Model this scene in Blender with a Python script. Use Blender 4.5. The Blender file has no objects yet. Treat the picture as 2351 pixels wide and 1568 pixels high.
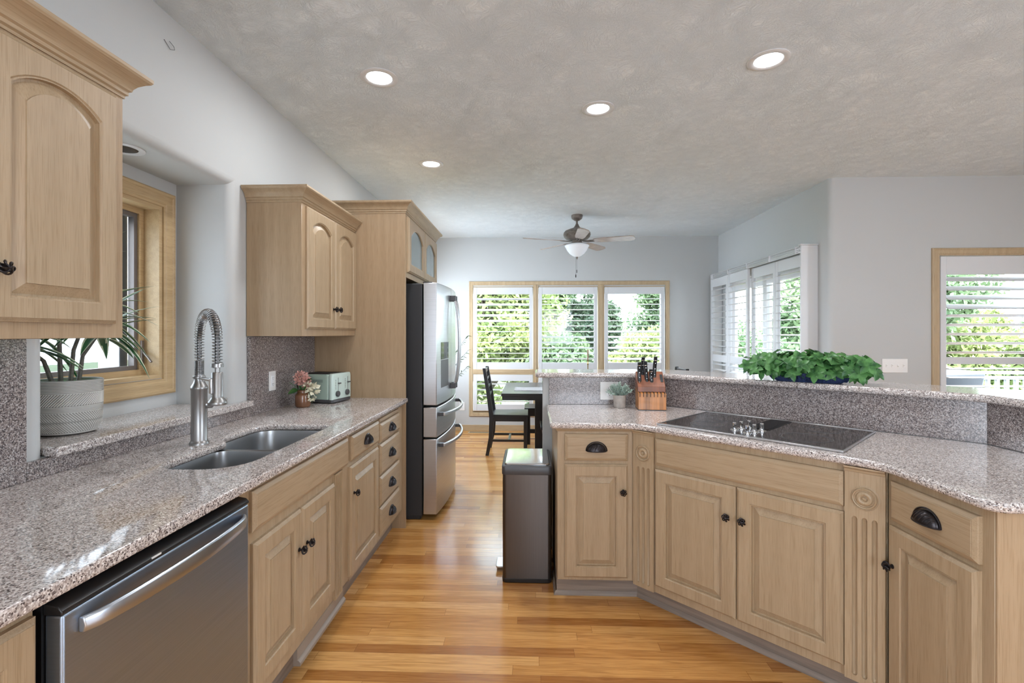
import bpy, bmesh, math, random
import numpy as np
from mathutils import Vector, Matrix
PI = math.pi
R = math.radians
random.seed(7)
rng = np.random.default_rng(7)
SC = bpy.context.scene
COL = SC.collection

# ------------------------------------------------------------ camera, world, sun, exposure
cam_d = bpy.data.cameras.new('camera')
cam_d.sensor_width = 36.0
cam_d.lens = 36.0 * 1110.0 / 2351.0
cam_d.shift_y = -17.0 / 2351.0
cam_d.clip_start = 0.05
cam_d.clip_end = 500
cam = bpy.data.objects.new('camera', cam_d)
COL.objects.link(cam)
cam.location = (0, 0, 1.372)
cam.rotation_euler = (PI / 2, 0, math.atan(41.5 / 1110.0))
SC.camera = cam

SC.view_settings.view_transform = 'Standard'
SC.view_settings.look = 'None'
SC.view_settings.gamma = 1.0
SC.view_settings.use_curve_mapping = False
SC.view_settings.exposure = 0.15
SC.view_settings.use_white_balance = True
SC.view_settings.white_balance_temperature = 6050
SC.view_settings.white_balance_tint = 10
SC.cycles.use_denoising = True
SC.cycles.max_bounces = 10
SC.cycles.diffuse_bounces = 6
SC.cycles.glossy_bounces = 5
SC.cycles.transmission_bounces = 8
SC.cycles.transparent_max_bounces = 16
SC.cycles.caustics_reflective = False
SC.cycles.caustics_refractive = False
SC.cycles.sample_clamp_indirect = 6.0

world = bpy.data.worlds.new('world')
SC.world = world
world.use_nodes = True
wn = world.node_tree
bg = wn.nodes['Background']
bg.inputs['Color'].default_value = (0.88, 0.94, 1.0, 1)
bg.inputs['Strength'].default_value = 15.0
try:
    world.cycles.sampling_method = 'MANUAL'
    world.cycles.sample_map_resolution = 256
except Exception:
    pass

sun_d = bpy.data.lights.new('sun', 'SUN')
sun_d.energy = 6.0
sun_d.angle = R(1.0)
sun_d.color = (1.0, 0.94, 0.82)
sun = bpy.data.objects.new('sun', sun_d)
COL.objects.link(sun)
sun.rotation_euler = (R(42), 0, R(6))      # comes from behind the house, lights the trees


def portal(loc, rot, sx, sy):
    d = bpy.data.lights.new('window_portal', 'AREA')
    d.shape = 'RECTANGLE'
    d.size = sx
    d.size_y = sy
    d.cycles.is_portal = True
    o = bpy.data.objects.new('window_portal', d)
    COL.objects.link(o)
    o.location = loc
    o.rotation_euler = rot
    return o


portal((0.54, 7.05, 1.2), (R(-90), 0, 0), 2.9, 1.95)          # far windows, light heads to -Y
portal((2.85, 5.62, 1.05), (0, R(90), 0), 2.1, 2.0)           # patio door, light heads to -X
portal((4.45, 4.55, 1.2), (R(-90), 0, 0), 1.9, 1.9)           # deck window
portal((-2.05, 1.98, 1.6), (0, R(-90), 0), 0.9, 0.9)          # sink window, light heads to +X
portal((1.0, -3.35, 1.4), (R(90), 0, 0), 1.0, 1.6)  # near wall opening behind the camera, added to let daylight in
portal((-1.68, 5.75, 1.5), (0, R(-90), 0), 1.2, 1.5)           # unseen window behind the fridge, added to brighten the dining nook
portal((-1.65, -1.85, 1.4), (0, R(-90), 0), 1.6, 1.9)           # left wall opening behind the camera, added to light nook wall and ceiling
portal((5.35, 0.05, 1.4), (0, R(90), 0), 1.6, 1.3)            # unseen opening in the right wall, added for daylight

CEIL = 2.743


# ------------------------------------------------------------ materials
def new_mat(name):
    m = bpy.data.materials.new(name)
    m.use_nodes = True
    nt = m.node_tree
    b = nt.nodes['Principled BSDF']
    return m, nt, b


def N(nt, kind, **kw):
    n = nt.nodes.new(kind)
    for k, v in kw.items():
        setattr(n, k, v)
    return n


def simple(name, col, rough=0.5, metal=0.0, spec=0.5, bump=None, var=None, coat=0.0, emit=None, trans=0.0, aniso=0.0):
    m, nt, b = new_mat(name)
    b.inputs['Base Color'].default_value = (*col, 1)
    b.inputs['Roughness'].default_value = rough
    b.inputs['Metallic'].default_value = metal
    b.inputs['Specular IOR Level'].default_value = spec
    b.inputs['Coat Weight'].default_value = coat
    b.inputs['Coat Roughness'].default_value = 0.1
    if trans:
        b.inputs['Transmission Weight'].default_value = trans
    if emit:
        b.inputs['Emission Color'].default_value = (*emit[0], 1)
        b.inputs['Emission Strength'].default_value = emit[1]
    if var or bump:
        tc = N(nt, 'ShaderNodeTexCoord')
        mp = N(nt, 'ShaderNodeMapping')
        nt.links.new(tc.outputs['Object'], mp.inputs['Vector'])
    if var:      # (scale xyz, amount)
        mp.inputs['Scale'].default_value = var[0]
        no = N(nt, 'ShaderNodeTexNoise')
        no.inputs['Scale'].default_value = 1.0
        no.inputs['Detail'].default_value = 4
        nt.links.new(mp.outputs['Vector'], no.inputs['Vector'])
        cr = N(nt, 'ShaderNodeValToRGB')
        a = var[1]
        cr.color_ramp.elements[0].position = 0.3
        cr.color_ramp.elements[1].position = 0.7
        cr.color_ramp.elements[0].color = (col[0] * (1 - a), col[1] * (1 - a), col[2] * (1 - a), 1)
        cr.color_ramp.elements[1].color = (min(1, col[0] * (1 + a)), min(1, col[1] * (1 + a)), min(1, col[2] * (1 + a)), 1)
        nt.links.new(no.outputs['Fac'], cr.inputs['Fac'])
        nt.links.new(cr.outputs['Color'], b.inputs['Base Color'])
    if bump:     # (scale, strength, distance)
        no2 = N(nt, 'ShaderNodeTexNoise')
        no2.inputs['Scale'].default_value = bump[0]
        no2.inputs['Detail'].default_value = 3
        nt.links.new(tc.outputs['Object'], no2.inputs['Vector'])
        bu = N(nt, 'ShaderNodeBump')
        bu.inputs['Strength'].default_value = bump[1]
        bu.inputs['Distance'].default_value = bump[2]
        nt.links.new(no2.outputs['Fac'], bu.inputs['Height'])
        nt.links.new(bu.outputs['Normal'], b.inputs['Normal'])
    return m


def oak(name, axis, light=1.0, tint=(1, 1, 1)):
    """pickled oak: fine pores along one axis, soft broad figure"""
    m, nt, b = new_mat(name)
    tc = N(nt, 'ShaderNodeTexCoord')

    def noise(sc, detail, dist=0.0):
        mp = N(nt, 'ShaderNodeMapping')
        s = [sc[0]] * 3
        s[axis] = sc[1]
        mp.inputs['Scale'].default_value = s
        nt.links.new(tc.outputs['Object'], mp.inputs['Vector'])
        no = N(nt, 'ShaderNodeTexNoise')
        no.inputs['Scale'].default_value = 1
        no.inputs['Detail'].default_value = detail
        no.inputs['Distortion'].default_value = dist
        nt.links.new(mp.outputs['Vector'], no.inputs['Vector'])
        return no
    broad = noise((34, 1.4), 3, 0.3)
    fine = noise((420, 11), 2)
    c = lambda r, g, bl: (r * light * tint[0], g * light * tint[1], bl * light * tint[2], 1)
    r1 = N(nt, 'ShaderNodeValToRGB')
    r1.color_ramp.elements[0].position = 0.3
    r1.color_ramp.elements[1].position = 0.7
    r1.color_ramp.elements[0].color = c(0.350, 0.258, 0.158)
    r1.color_ramp.elements[1].color = c(0.410, 0.308, 0.195)
    nt.links.new(broad.outputs['Fac'], r1.inputs['Fac'])
    r2 = N(nt, 'ShaderNodeValToRGB')
    r2.color_ramp.elements[0].position = 0.34
    r2.color_ramp.elements[1].position = 0.50
    r2.color_ramp.elements[0].color = (0.84, 0.81, 0.76, 1)
    r2.color_ramp.elements[1].color = (1, 1, 1, 1)
    nt.links.new(fine.outputs['Fac'], r2.inputs['Fac'])
    mx = N(nt, 'ShaderNodeMixRGB', blend_type='MULTIPLY')
    mx.inputs['Fac'].default_value = 1
    nt.links.new(r1.outputs['Color'], mx.inputs['Color1'])
    nt.links.new(r2.outputs['Color'], mx.inputs['Color2'])
    nt.links.new(mx.outputs['Color'], b.inputs['Base Color'])
    b.inputs['Roughness'].default_value = 0.42
    b.inputs['Specular IOR Level'].default_value = 0.45
    bu = N(nt, 'ShaderNodeBump')
    bu.inputs['Strength'].default_value = 0.12
    bu.inputs['Distance'].default_value = 0.001
    nt.links.new(fine.outputs['Fac'], bu.inputs['Height'])
    nt.links.new(bu.outputs['Normal'], b.inputs['Normal'])
    return m


def granite(name, scale, stops, rough=0.12, gain=1.0):
    m, nt, b = new_mat(name)
    tc = N(nt, 'ShaderNodeTexCoord')
    vo = N(nt, 'ShaderNodeTexVoronoi')
    vo.inputs['Scale'].default_value = scale
    vo.inputs['Randomness'].default_value = 1.0
    nt.links.new(tc.outputs['Object'], vo.inputs['Vector'])
    sep = N(nt, 'ShaderNodeSeparateColor')
    nt.links.new(vo.outputs['Color'], sep.inputs['Color'])
    cr = N(nt, 'ShaderNodeValToRGB')
    cr.color_ramp.interpolation = 'LINEAR'
    el = cr.color_ramp.elements
    el[0].position = stops[0][0]
    el[0].color = (*[x * gain for x in stops[0][1]], 1)
    el[1].position = stops[-1][0]
    el[1].color = (*[x * gain for x in stops[-1][1]], 1)
    for p, c in stops[1:-1]:
        e = el.new(p)
        e.color = (*[x * gain for x in c], 1)
    nt.links.new(sep.outputs['Red'], cr.inputs['Fac'])
    vo2 = N(nt, 'ShaderNodeTexVoronoi')
    vo2.inputs['Scale'].default_value = scale * 0.42
    nt.links.new(tc.outputs['Object'], vo2.inputs['Vector'])
    sep2 = N(nt, 'ShaderNodeSeparateColor')
    nt.links.new(vo2.outputs['Color'], sep2.inputs['Color'])
    cr2 = N(nt, 'ShaderNodeValToRGB')
    cr2.color_ramp.elements[0].position = 0.0
    cr2.color_ramp.elements[0].color = (0.72, 0.70, 0.70, 1)
    cr2.color_ramp.elements[1].position = 0.6
    cr2.color_ramp.elements[1].color = (1.08, 1.06, 1.05, 1)
    nt.links.new(sep2.outputs['Green'], cr2.inputs['Fac'])
    mx = N(nt, 'ShaderNodeMixRGB', blend_type='MULTIPLY')
    mx.inputs['Fac'].default_value = 0.8
    nt.links.new(cr.outputs['Color'], mx.inputs['Color1'])
    nt.links.new(cr2.outputs['Color'], mx.inputs['Color2'])
    nt.links.new(mx.outputs['Color'], b.inputs['Base Color'])
    b.inputs['Roughness'].default_value = rough
    b.inputs['Specular IOR Level'].default_value = 0.6
    return m


def plank_floor(name):
    m, nt, b = new_mat(name)
    tc = N(nt, 'ShaderNodeTexCoord')
    sx = N(nt, 'ShaderNodeSeparateXYZ')
    nt.links.new(tc.outputs['Object'], sx.inputs['Vector'])

    def M(op, a, bb=None, c=None):
        n = N(nt, 'ShaderNodeMath', operation=op)
        for i, v in enumerate((a, bb, c)):
            if v is None:
                continue
            if isinstance(v, (int, float)):
                n.inputs[i].default_value = v
            else:
                nt.links.new(v, n.inputs[i])
        return n.outputs[0]
    W, L = 0.0572, 0.95
    row = M('FLOOR', M('DIVIDE', sx.outputs['Y'], W))
    wn1 = N(nt, 'ShaderNodeTexWhiteNoise', noise_dimensions='1D')
    nt.links.new(row, wn1.inputs['W'])
    xo = M('ADD', M('DIVIDE', sx.outputs['X'], L), M('MULTIPLY', wn1.outputs['Value'], 7.3))
    colm = M('FLOOR', xo)
    cv = N(nt, 'ShaderNodeCombineXYZ')
    nt.links.new(row, cv.inputs['X'])
    nt.links.new(colm, cv.inputs['Y'])
    wn2 = N(nt, 'ShaderNodeTexWhiteNoise', noise_dimensions='3D')
    nt.links.new(cv.outputs['Vector'], wn2.inputs['Vector'])
    cr = N(nt, 'ShaderNodeValToRGB')
    el = cr.color_ramp.elements
    el[0].position = 0
    el[0].color = (0.36, 0.152, 0.038, 1)
    el[1].position = 1
    el[1].color = (0.70, 0.40, 0.145, 1)
    for p, c in ((0.3, (0.50, 0.24, 0.065)), (0.55, (0.57, 0.29, 0.085)), (0.8, (0.63, 0.335, 0.105))):
        e = el.new(p)
        e.color = (*c, 1)
    nt.links.new(wn2.outputs['Value'], cr.inputs['Fac'])
    # grain, shifted per board
    gx = N(nt, 'ShaderNodeCombineXYZ')
    nt.links.new(M('ADD', M('MULTIPLY', sx.outputs['X'], 5.0), M('MULTIPLY', wn2.outputs['Value'], 60.0)), gx.inputs['X'])
    nt.links.new(M('MULTIPLY', sx.outputs['Y'], 95.0), gx.inputs['Y'])
    no = N(nt, 'ShaderNodeTexNoise')
    no.inputs['Scale'].default_value = 1
    no.inputs['Detail'].default_value = 5
    no.inputs['Distortion'].default_value = 1.1
    nt.links.new(gx.outputs['Vector'], no.inputs['Vector'])
    cr2 = N(nt, 'ShaderNodeValToRGB')
    cr2.color_ramp.elements[0].position = 0.33
    cr2.color_ramp.elements[0].color = (0.66, 0.56, 0.46, 1)
    cr2.color_ramp.elements[1].position = 0.6
    cr2.color_ramp.elements[1].color = (1.06, 1.06, 1.06, 1)
    nt.links.new(no.outputs['Fac'], cr2.inputs['Fac'])
    mx = N(nt, 'ShaderNodeMixRGB', blend_type='MULTIPLY')
    mx.inputs['Fac'].default_value = 0.75
    nt.links.new(cr.outputs['Color'], mx.inputs['Color1'])
    nt.links.new(cr2.outputs['Color'], mx.inputs['Color2'])
    # seams
    fy = M('FRACT', M('DIVIDE', sx.outputs['Y'], W))
    fx = M('FRACT', xo)
    seam = M('MAXIMUM', M('LESS_THAN', fy, 0.022), M('LESS_THAN', fx, 0.0016))
    mx2 = N(nt, 'ShaderNodeMixRGB', blend_type='MIX')
    nt.links.new(M('MULTIPLY', seam, 0.7), mx2.inputs['Fac'])
    nt.links.new(mx.outputs['Color'], mx2.inputs['Color1'])
    mx2.inputs['Color2'].default_value = (0.16, 0.06, 0.02, 1)
    nt.links.new(mx2.outputs['Color'], b.inputs['Base Color'])
    b.inputs['Roughness'].default_value = 0.19
    b.inputs['Specular IOR Level'].default_value = 0.7
    bu = N(nt, 'ShaderNodeBump')
    bu.inputs['Strength'].default_value = 0.25
    bu.inputs['Distance'].default_value = 0.002
    wv = N(nt, 'ShaderNodeTexNoise')
    wv.inputs['Scale'].default_value = 6
    nt.links.new(tc.outputs['Object'], wv.inputs['Vector'])
    nt.links.new(M('SUBTRACT', wv.outputs['Fac'], M('MULTIPLY', seam, 0.3)), bu.inputs['Height'])
    nt.links.new(bu.outputs['Normal'], b.inputs['Normal'])
    return m


def ceiling_mat(name):
    m, nt, b = new_mat(name)
    b.inputs['Base Color'].default_value = (0.88, 0.945, 0.98, 1)
    b.inputs['Roughness'].default_value = 0.9
    b.inputs['Specular IOR Level'].default_value = 0.1
    tc = N(nt, 'ShaderNodeTexCoord')
    no = N(nt, 'ShaderNodeTexNoise')
    no.inputs['Scale'].default_value = 3.2
    no.inputs['Detail'].default_value = 2
    nt.links.new(tc.outputs['Object'], no.inputs['Vector'])
    mx = N(nt, 'ShaderNodeMixRGB', blend_type='ADD')
    mx.inputs['Fac'].default_value = 0.55
    nt.links.new(tc.outputs['Object'], mx.inputs['Color1'])
    nt.links.new(no.outputs['Color'], mx.inputs['Color2'])
    mp = N(nt, 'ShaderNodeMapping')
    mp.inputs['Scale'].default_value = (62, 62, 62)
    nt.links.new(mx.outputs['Color'], mp.inputs['Vector'])
    n2 = N(nt, 'ShaderNodeTexNoise')
    n2.inputs['Scale'].default_value = 1.0
    n2.inputs['Detail'].default_value = 6
    n2.inputs['Roughness'].default_value = 0.75
    n2.inputs['Distortion'].default_value = 2.2
    nt.links.new(mp.outputs['Vector'], n2.inputs['Vector'])
    bu = N(nt, 'ShaderNodeBump')
    bu.inputs['Strength'].default_value = 0.9
    bu.inputs['Distance'].default_value = 0.009
    nt.links.new(n2.outputs['Fac'], bu.inputs['Height'])
    nt.links.new(bu.outputs['Normal'], b.inputs['Normal'])
    return m


def glass_mat(name, tint=(0.96, 0.98, 0.98), refl=0.012):
    m = bpy.data.materials.new(name)
    m.use_nodes = True
    nt = m.node_tree
    nt.nodes.clear()
    out = N(nt, 'ShaderNodeOutputMaterial')
    tr = N(nt, 'ShaderNodeBsdfTransparent')
    tr.inputs['Color'].default_value = (*tint, 1)
    gl = N(nt, 'ShaderNodeBsdfGlossy')
    gl.inputs['Roughness'].default_value = 0.02
    mx = N(nt, 'ShaderNodeMixShader')
    mx.inputs['Fac'].default_value = refl
    nt.links.new(tr.outputs[0], mx.inputs[1])
    nt.links.new(gl.outputs[0], mx.inputs[2])
    nt.links.new(mx.outputs[0], out.inputs['Surface'])
    return m


def leaf_mat(name, c1, c2, scale=6.0, trans=0.25, rough=0.5):
    m, nt, b = new_mat(name)
    tc = N(nt, 'ShaderNodeTexCoord')
    no = N(nt, 'ShaderNodeTexNoise')
    no.inputs['Scale'].default_value = scale
    no.inputs['Detail'].default_value = 3
    nt.links.new(tc.outputs['Object'], no.inputs['Vector'])
    cr = N(nt, 'ShaderNodeValToRGB')
    cr.color_ramp.elements[0].position = 0.35
    cr.color_ramp.elements[0].color = (*c1, 1)
    cr.color_ramp.elements[1].position = 0.65
    cr.color_ramp.elements[1].color = (*c2, 1)
    nt.links.new(no.outputs['Fac'], cr.inputs['Fac'])
    nt.links.new(cr.outputs['Color'], b.inputs['Base Color'])
    b.inputs['Roughness'].default_value = rough
    b.inputs['Specular IOR Level'].default_value = 0.35
    if trans:
        tl = N(nt, 'ShaderNodeBsdfTranslucent')
        nt.links.new(cr.outputs['Color'], tl.inputs['Color'])
        mx = N(nt, 'ShaderNodeMixShader')
        mx.inputs['Fac'].default_value = trans
        out = nt.nodes['Material Output']
        nt.links.new(b.outputs[0], mx.inputs[1])
        nt.links.new(tl.outputs[0], mx.inputs[2])
        nt.links.new(mx.outputs[0], out.inputs['Surface'])
    return m


M_OAKV = oak('pickled_oak_vertical', 2)
M_OAKH = oak('pickled_oak_horizontal', 0)
M_OAKY = oak('pickled_oak_along_room', 1)
M_PANEL = oak('pickled_oak_side_panel', 2, 0.97, (1.0, 0.96, 0.93))
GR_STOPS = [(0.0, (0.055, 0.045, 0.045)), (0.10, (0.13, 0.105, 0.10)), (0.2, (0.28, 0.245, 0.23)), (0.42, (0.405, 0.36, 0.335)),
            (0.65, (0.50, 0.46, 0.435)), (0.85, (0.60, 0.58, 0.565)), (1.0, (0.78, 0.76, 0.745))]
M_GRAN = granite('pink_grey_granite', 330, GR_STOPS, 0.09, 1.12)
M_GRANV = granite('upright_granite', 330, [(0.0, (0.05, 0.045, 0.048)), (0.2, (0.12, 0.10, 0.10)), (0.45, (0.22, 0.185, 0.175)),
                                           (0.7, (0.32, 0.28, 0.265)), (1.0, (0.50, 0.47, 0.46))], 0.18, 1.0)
M_FLOOR = plank_floor('oak_strip_floor')
M_CEIL = ceiling_mat('stomped_ceiling_plaster')
M_WALL = simple('grey_wall_paint', (0.50, 0.51, 0.505), 0.75, spec=0.25, bump=(160, 0.18, 0.0015))
M_WHITE = simple('white_shutter_paint', (0.64, 0.65, 0.66), 0.35)
M_VINYL = simple('white_vinyl', (0.82, 0.83, 0.84), 0.4)
M_OUTER = simple('outdoor_white_paint', (0.30, 0.31, 0.33), 0.6)
M_STUCCO = simple('white_stucco', (0.82, 0.83, 0.82), 0.9, bump=(60, 0.8, 0.02))
M_PLASTIC = simple('white_plate_plastic', (0.78, 0.77, 0.75), 0.35)
M_TRIMOAK = oak('window_casing_oak', 2, 1.22, (0.98, 1.0, 0.98))
M_TRIMOAKH = oak('window_casing_oak_flat', 0, 1.22, (0.98, 1.0, 0.98))
M_TRIMOAKY = oak('window_casing_oak_side', 1, 1.2, (1.03, 0.99, 0.84))
M_STEEL = simple('brushed_stainless', (0.56, 0.56, 0.57), 0.30, 1.0, var=((3, 3, 260), 0.06))
M_DSTEEL = simple('dark_stainless', (0.125, 0.115, 0.11), 0.36, 1.0, var=((200, 200, 3), 0.05))
M_DWSTEEL = simple('dishwasher_stainless', (0.36, 0.43, 0.53), 0.38, 1.0, var=((3, 3, 240), 0.05))
M_CHROME = simple('polished_chrome', (0.75, 0.75, 0.76), 0.12, 1.0)
M_NICKEL = simple('brushed_nickel', (0.34, 0.335, 0.33), 0.34, 1.0)
M_SINK = simple('satin_sink_steel', (0.42, 0.43, 0.44), 0.33, 1.0)
M_BLACK = simple('black_plastic', (0.012, 0.012, 0.013), 0.3)
M_FRBODY = simple('fridge_side_charcoal', (0.022, 0.022, 0.024), 0.55, bump=(400, 0.3, 0.001))
M_BRONZE = simple('oil_rubbed_bronze', (0.030, 0.025, 0.026), 0.32, 0.7)
M_BLKWOOD = simple('black_painted_wood', (0.008, 0.008, 0.010), 0.3)
M_GLASSTOP = granite('speckled_black_ceramic_glass', 380, [(0.0, (0.008, 0.008, 0.009)), (0.72, (0.012, 0.011, 0.012)), (0.86, (0.06, 0.055, 0.05)), (1.0, (0.16, 0.15, 0.14))], 0.08)
M_GLASSTOP.node_tree.nodes['Principled BSDF'].inputs['Specular IOR Level'].default_value = 0.3
M_RING = simple('burner_ring_grey', (0.09, 0.09, 0.095), 0.3)
M_GLASS = glass_mat('window_glass')
M_CABGLASS = simple('smoky_cabinet_glass', (0.16, 0.20, 0.20), 0.08, spec=0.8)
M_MINT = simple('mint_green_enamel', (0.36, 0.47, 0.40), 0.28, coat=0.3)
M_MINTL = simple('pale_mint_enamel', (0.52, 0.63, 0.58), 0.28, coat=0.3)
M_DGREY = simple('dark_grey_plastic', (0.06, 0.06, 0.065), 0.4)
M_BROWNV = simple('brown_glazed_ceramic', (0.17, 0.075, 0.035), 0.2, coat=0.4, var=((30, 30, 12), 0.25))
M_PINKF = simple('pink_petals', (0.72, 0.42, 0.36), 0.7, var=((90, 90, 90), 0.25))
M_CREAMF = simple('cream_petals', (0.74, 0.71, 0.55), 0.7)
M_LEAF1 = leaf_mat('glossy_green_leaf', (0.022, 0.085, 0.022), (0.10, 0.25, 0.07), 26, 0.10, 0.35)
M_LEAF2 = leaf_mat('dark_strap_leaf', (0.02, 0.075, 0.03), (0.045, 0.13, 0.05), 8, 0.1, 0.4)
M_LEAFEDGE = simple('cream_leaf_edge', (0.62, 0.66, 0.48), 0.5)
M_SAGE = leaf_mat('dusty_sage_leaf', (0.26, 0.36, 0.30), (0.52, 0.62, 0.55), 60, 0.1, 0.7)
M_OLIVE = leaf_mat('olive_leaf', (0.06, 0.11, 0.05), (0.17, 0.22, 0.11), 20, 0.1, 0.5)
M_STEM = simple('grey_brown_cane', (0.10, 0.09, 0.075), 0.7, var=((60, 60, 200), 0.3))
M_MOSS = simple('green_moss', (0.13, 0.40, 0.15), 0.9, bump=(200, 0.8, 0.004))
M_CONC = simple('greige_concrete', (0.42, 0.38, 0.34), 0.8, var=((40, 40, 40), 0.18))
M_BLUEW = simple('blue_woven_tray', (0.02, 0.035, 0.10), 0.5, var=((160, 160, 160), 0.6))
M_SOIL = simple('dark_soil', (0.02, 0.014, 0.012), 0.9)
M_FANW = simple('weathered_bronze_wood', (0.16, 0.135, 0.115), 0.42, 0.2, var=((14, 60, 60), 0.3))
M_BLADE = simple('washed_fan_blade', (0.34, 0.27, 0.22), 0.3, var=((10, 60, 60), 0.25), coat=0.4)
M_FROST = simple('frosted_light_bowl', (0.86, 0.90, 0.94), 0.4, emit=((0.8, 0.9, 1.0), 0.12))
M_ACACIA = simple('acacia_block_wood', (0.40, 0.165, 0.045), 0.35, var=((40, 8, 3), 0.45), coat=0.2)
M_ACACIAD = simple('dark_acacia_wood', (0.20, 0.060, 0.020), 0.3, var=((40, 8, 3), 0.35), coat=0.2)
M_MAT = simple('grey_woven_cloth', (0.36, 0.35, 0.35), 0.9, var=((120, 300, 50), 0.4))
M_BRASS = simple('aged_brass', (0.45, 0.33, 0.15), 0.35, 1.0)
M_SLOT = simple('dark_slot', (0.01, 0.01, 0.01), 0.6)
M_BARK = simple('tree_bark', (0.13, 0.10, 0.075), 0.9, var=((8, 8, 2), 0.4))
M_TREEA = leaf_mat('sunlit_yellow_green_leaves', (0.15, 0.205, 0.07), (0.35, 0.385, 0.145), 0.9, 0.3, 0.6)
M_TREEB = leaf_mat('mid_green_leaves', (0.09, 0.145, 0.072), (0.20, 0.265, 0.13), 0.9, 0.3, 0.6)
M_TREEC = leaf_mat('dark_green_leaves', (0.035, 0.06, 0.035), (0.085, 0.12, 0.065), 0.9, 0.25, 0.6)
M_LAWN = simple('lawn_grass', (0.05, 0.075, 0.025), 0.95, var=((2, 2, 2), 0.3))
M_DECK = simple('pale_deck_boards', (0.13, 0.125, 0.12), 0.7, var=((1, 30, 1), 0.1))
M_COVER = simple('grill_cover_vinyl', (0.012, 0.017, 0.024), 0.4)
M_LED = simple('led_lens', (1, 1, 1), 0.5, emit=((1.0, 0.98, 0.95), 9.0))
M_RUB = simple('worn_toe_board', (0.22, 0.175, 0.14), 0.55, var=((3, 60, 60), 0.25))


# ------------------------------------------------------------ mesh helpers
class MB:
    def __init__(s):
        s.v = []
        s.f = []
        s.m = []

    def add(s, vs, fs, M=None, mi=0):
        b = len(s.v)
        for p in vs:
            s.v.append(tuple(M @ Vector(p)) if M is not None else tuple(p))
        for f in fs:
            s.f.append([i + b for i in f])
            s.m.append(mi)
        return s

    def box(s, x0, x1, y0, y1, z0, z1, M=None, mi=0):
        vs = [(x0, y0, z0), (x1, y0, z0), (x1, y1, z0), (x0, y1, z0), (x0, y0, z1), (x1, y0, z1), (x1, y1, z1), (x0, y1, z1)]
        fs = [(0, 3, 2, 1), (4, 5, 6, 7), (0, 1, 5, 4), (1, 2, 6, 5), (2, 3, 7, 6), (3, 0, 4, 7)]
        return s.add(vs, fs, M, mi)

    def loft(s, rings, cap0=True, cap1=True, M=None, mi=0, closed=True):
        n = len(rings[0])
        vs = [p for r in rings for p in r]
        fs = []
        rg = n if closed else n - 1
        for k in range(len(rings) - 1):
            for i in range(rg):
                j = (i + 1) % n
                fs.append((k * n + i, k * n + j, (k + 1) * n + j, (k + 1) * n + i))
        if cap0:
            fs.append(tuple(reversed(range(n))))
        if cap1:
            fs.append(tuple(range((len(rings) - 1) * n, len(rings) * n)))
        return s.add(vs, fs, M, mi)

    def prism(s, poly, z0, z1, M=None, mi=0):
        return s.loft([[(x, y, z0) for x, y in poly], [(x, y, z1) for x, y in poly]], M=M, mi=mi)

    def lathe(s, prof, c=(0, 0, 0), seg=32, cap0=True, cap1=True, M=None, mi=0, sx=1, sy=1):
        rings = []
        for r, z in prof:
            r = max(r, 1e-4)
            rings.append([(c[0] + sx * r * math.cos(2 * PI * i / seg), c[1] + sy * r * math.sin(2 * PI * i / seg), c[2] + z) for i in range(seg)])
        return s.loft(rings, cap0, cap1, M, mi)

    def tube(s, path, rad, seg=10, M=None, mi=0, flat=1.0):
        P = [Vector(p) for p in path]
        n = len(P)
        rings = []
        up = None
        for i in range(n):
            t = (P[min(i + 1, n - 1)] - P[max(i - 1, 0)])
            if t.length < 1e-9:
                t = Vector((0, 0, 1))
            t.normalize()
            if up is None:
                up = Vector((0, 0, 1)) if abs(t.z) < 0.9 else Vector((1, 0, 0))
            a = t.cross(up)
            if a.length < 1e-6:
                a = t.cross(Vector((0, 1, 0)))
            a.normalize()
            b = a.cross(t).normalized()
            up = b
            r = rad[i] if isinstance(rad, (list, tuple)) else rad
            rings.append([tuple(P[i] + a * (r * math.cos(2 * PI * k / seg)) + b * (r * flat * math.sin(2 * PI * k / seg))) for k in range(seg)])
        return s.loft(rings, True, True, M, mi)

    def grid(s, pts, M=None, mi=0):
        nu = len(pts)
        nv = len(pts[0])
        vs = [p for r in pts for p in r]
        fs = [(i * nv + j, i * nv + j + 1, (i + 1) * nv + j + 1, (i + 1) * nv + j) for i in range(nu - 1) for j in range(nv - 1)]
        return s.add(vs, fs, M, mi)


def mesh_of(mb, name, smooth=True, ang=35):
    me = bpy.data.meshes.new(name)
    me.from_pydata(mb.v, [], mb.f)
    if any(mb.m):
        me.polygons.foreach_set('material_index', mb.m)
    bm = bmesh.new()
    bm.from_mesh(me)
    bmesh.ops.recalc_face_normals(bm, faces=bm.faces)
    bm.to_mesh(me)
    bm.free()
    if smooth:
        me.polygons.foreach_set('use_smooth', [True] * len(me.polygons))
        try:
            me.set_sharp_from_angle(angle=R(ang))
        except Exception:
            pass
    me.update()
    return me


def part(name, mb, mats, parent=None, bevel=0, seg=2, ang=35, label=None, smooth=True):
    me = mb if isinstance(mb, bpy.types.Mesh) else mesh_of(mb, name, smooth, ang)
    if not isinstance(mats, (list, tuple)):
        mats = [mats]
    if len(me.materials) == 0:
        for m in mats:
            me.materials.append(m)
    o = bpy.data.objects.new(name, me)
    COL.objects.link(o)
    if parent is not None:
        o.parent = parent
    if bevel:
        bv = o.modifiers.new('bevel', 'BEVEL')
        bv.width = bevel
        bv.segments = seg
        bv.limit_method = 'ANGLE'
        bv.angle_limit = R(40)
        bv.harden_normals = False
    if label:
        o['label'] = label
    return o


def thing(name, label, cat, loc=(0, 0, 0), rz=0.0, group=None):
    o = bpy.data.objects.new(name, None)
    COL.objects.link(o)
    o.location = loc
    o.rotation_euler = (0, 0, rz)
    o.empty_display_size = 0.1
    o['label'] = label
    o['category'] = cat
    if group:
        o['group'] = group
    return o


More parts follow.
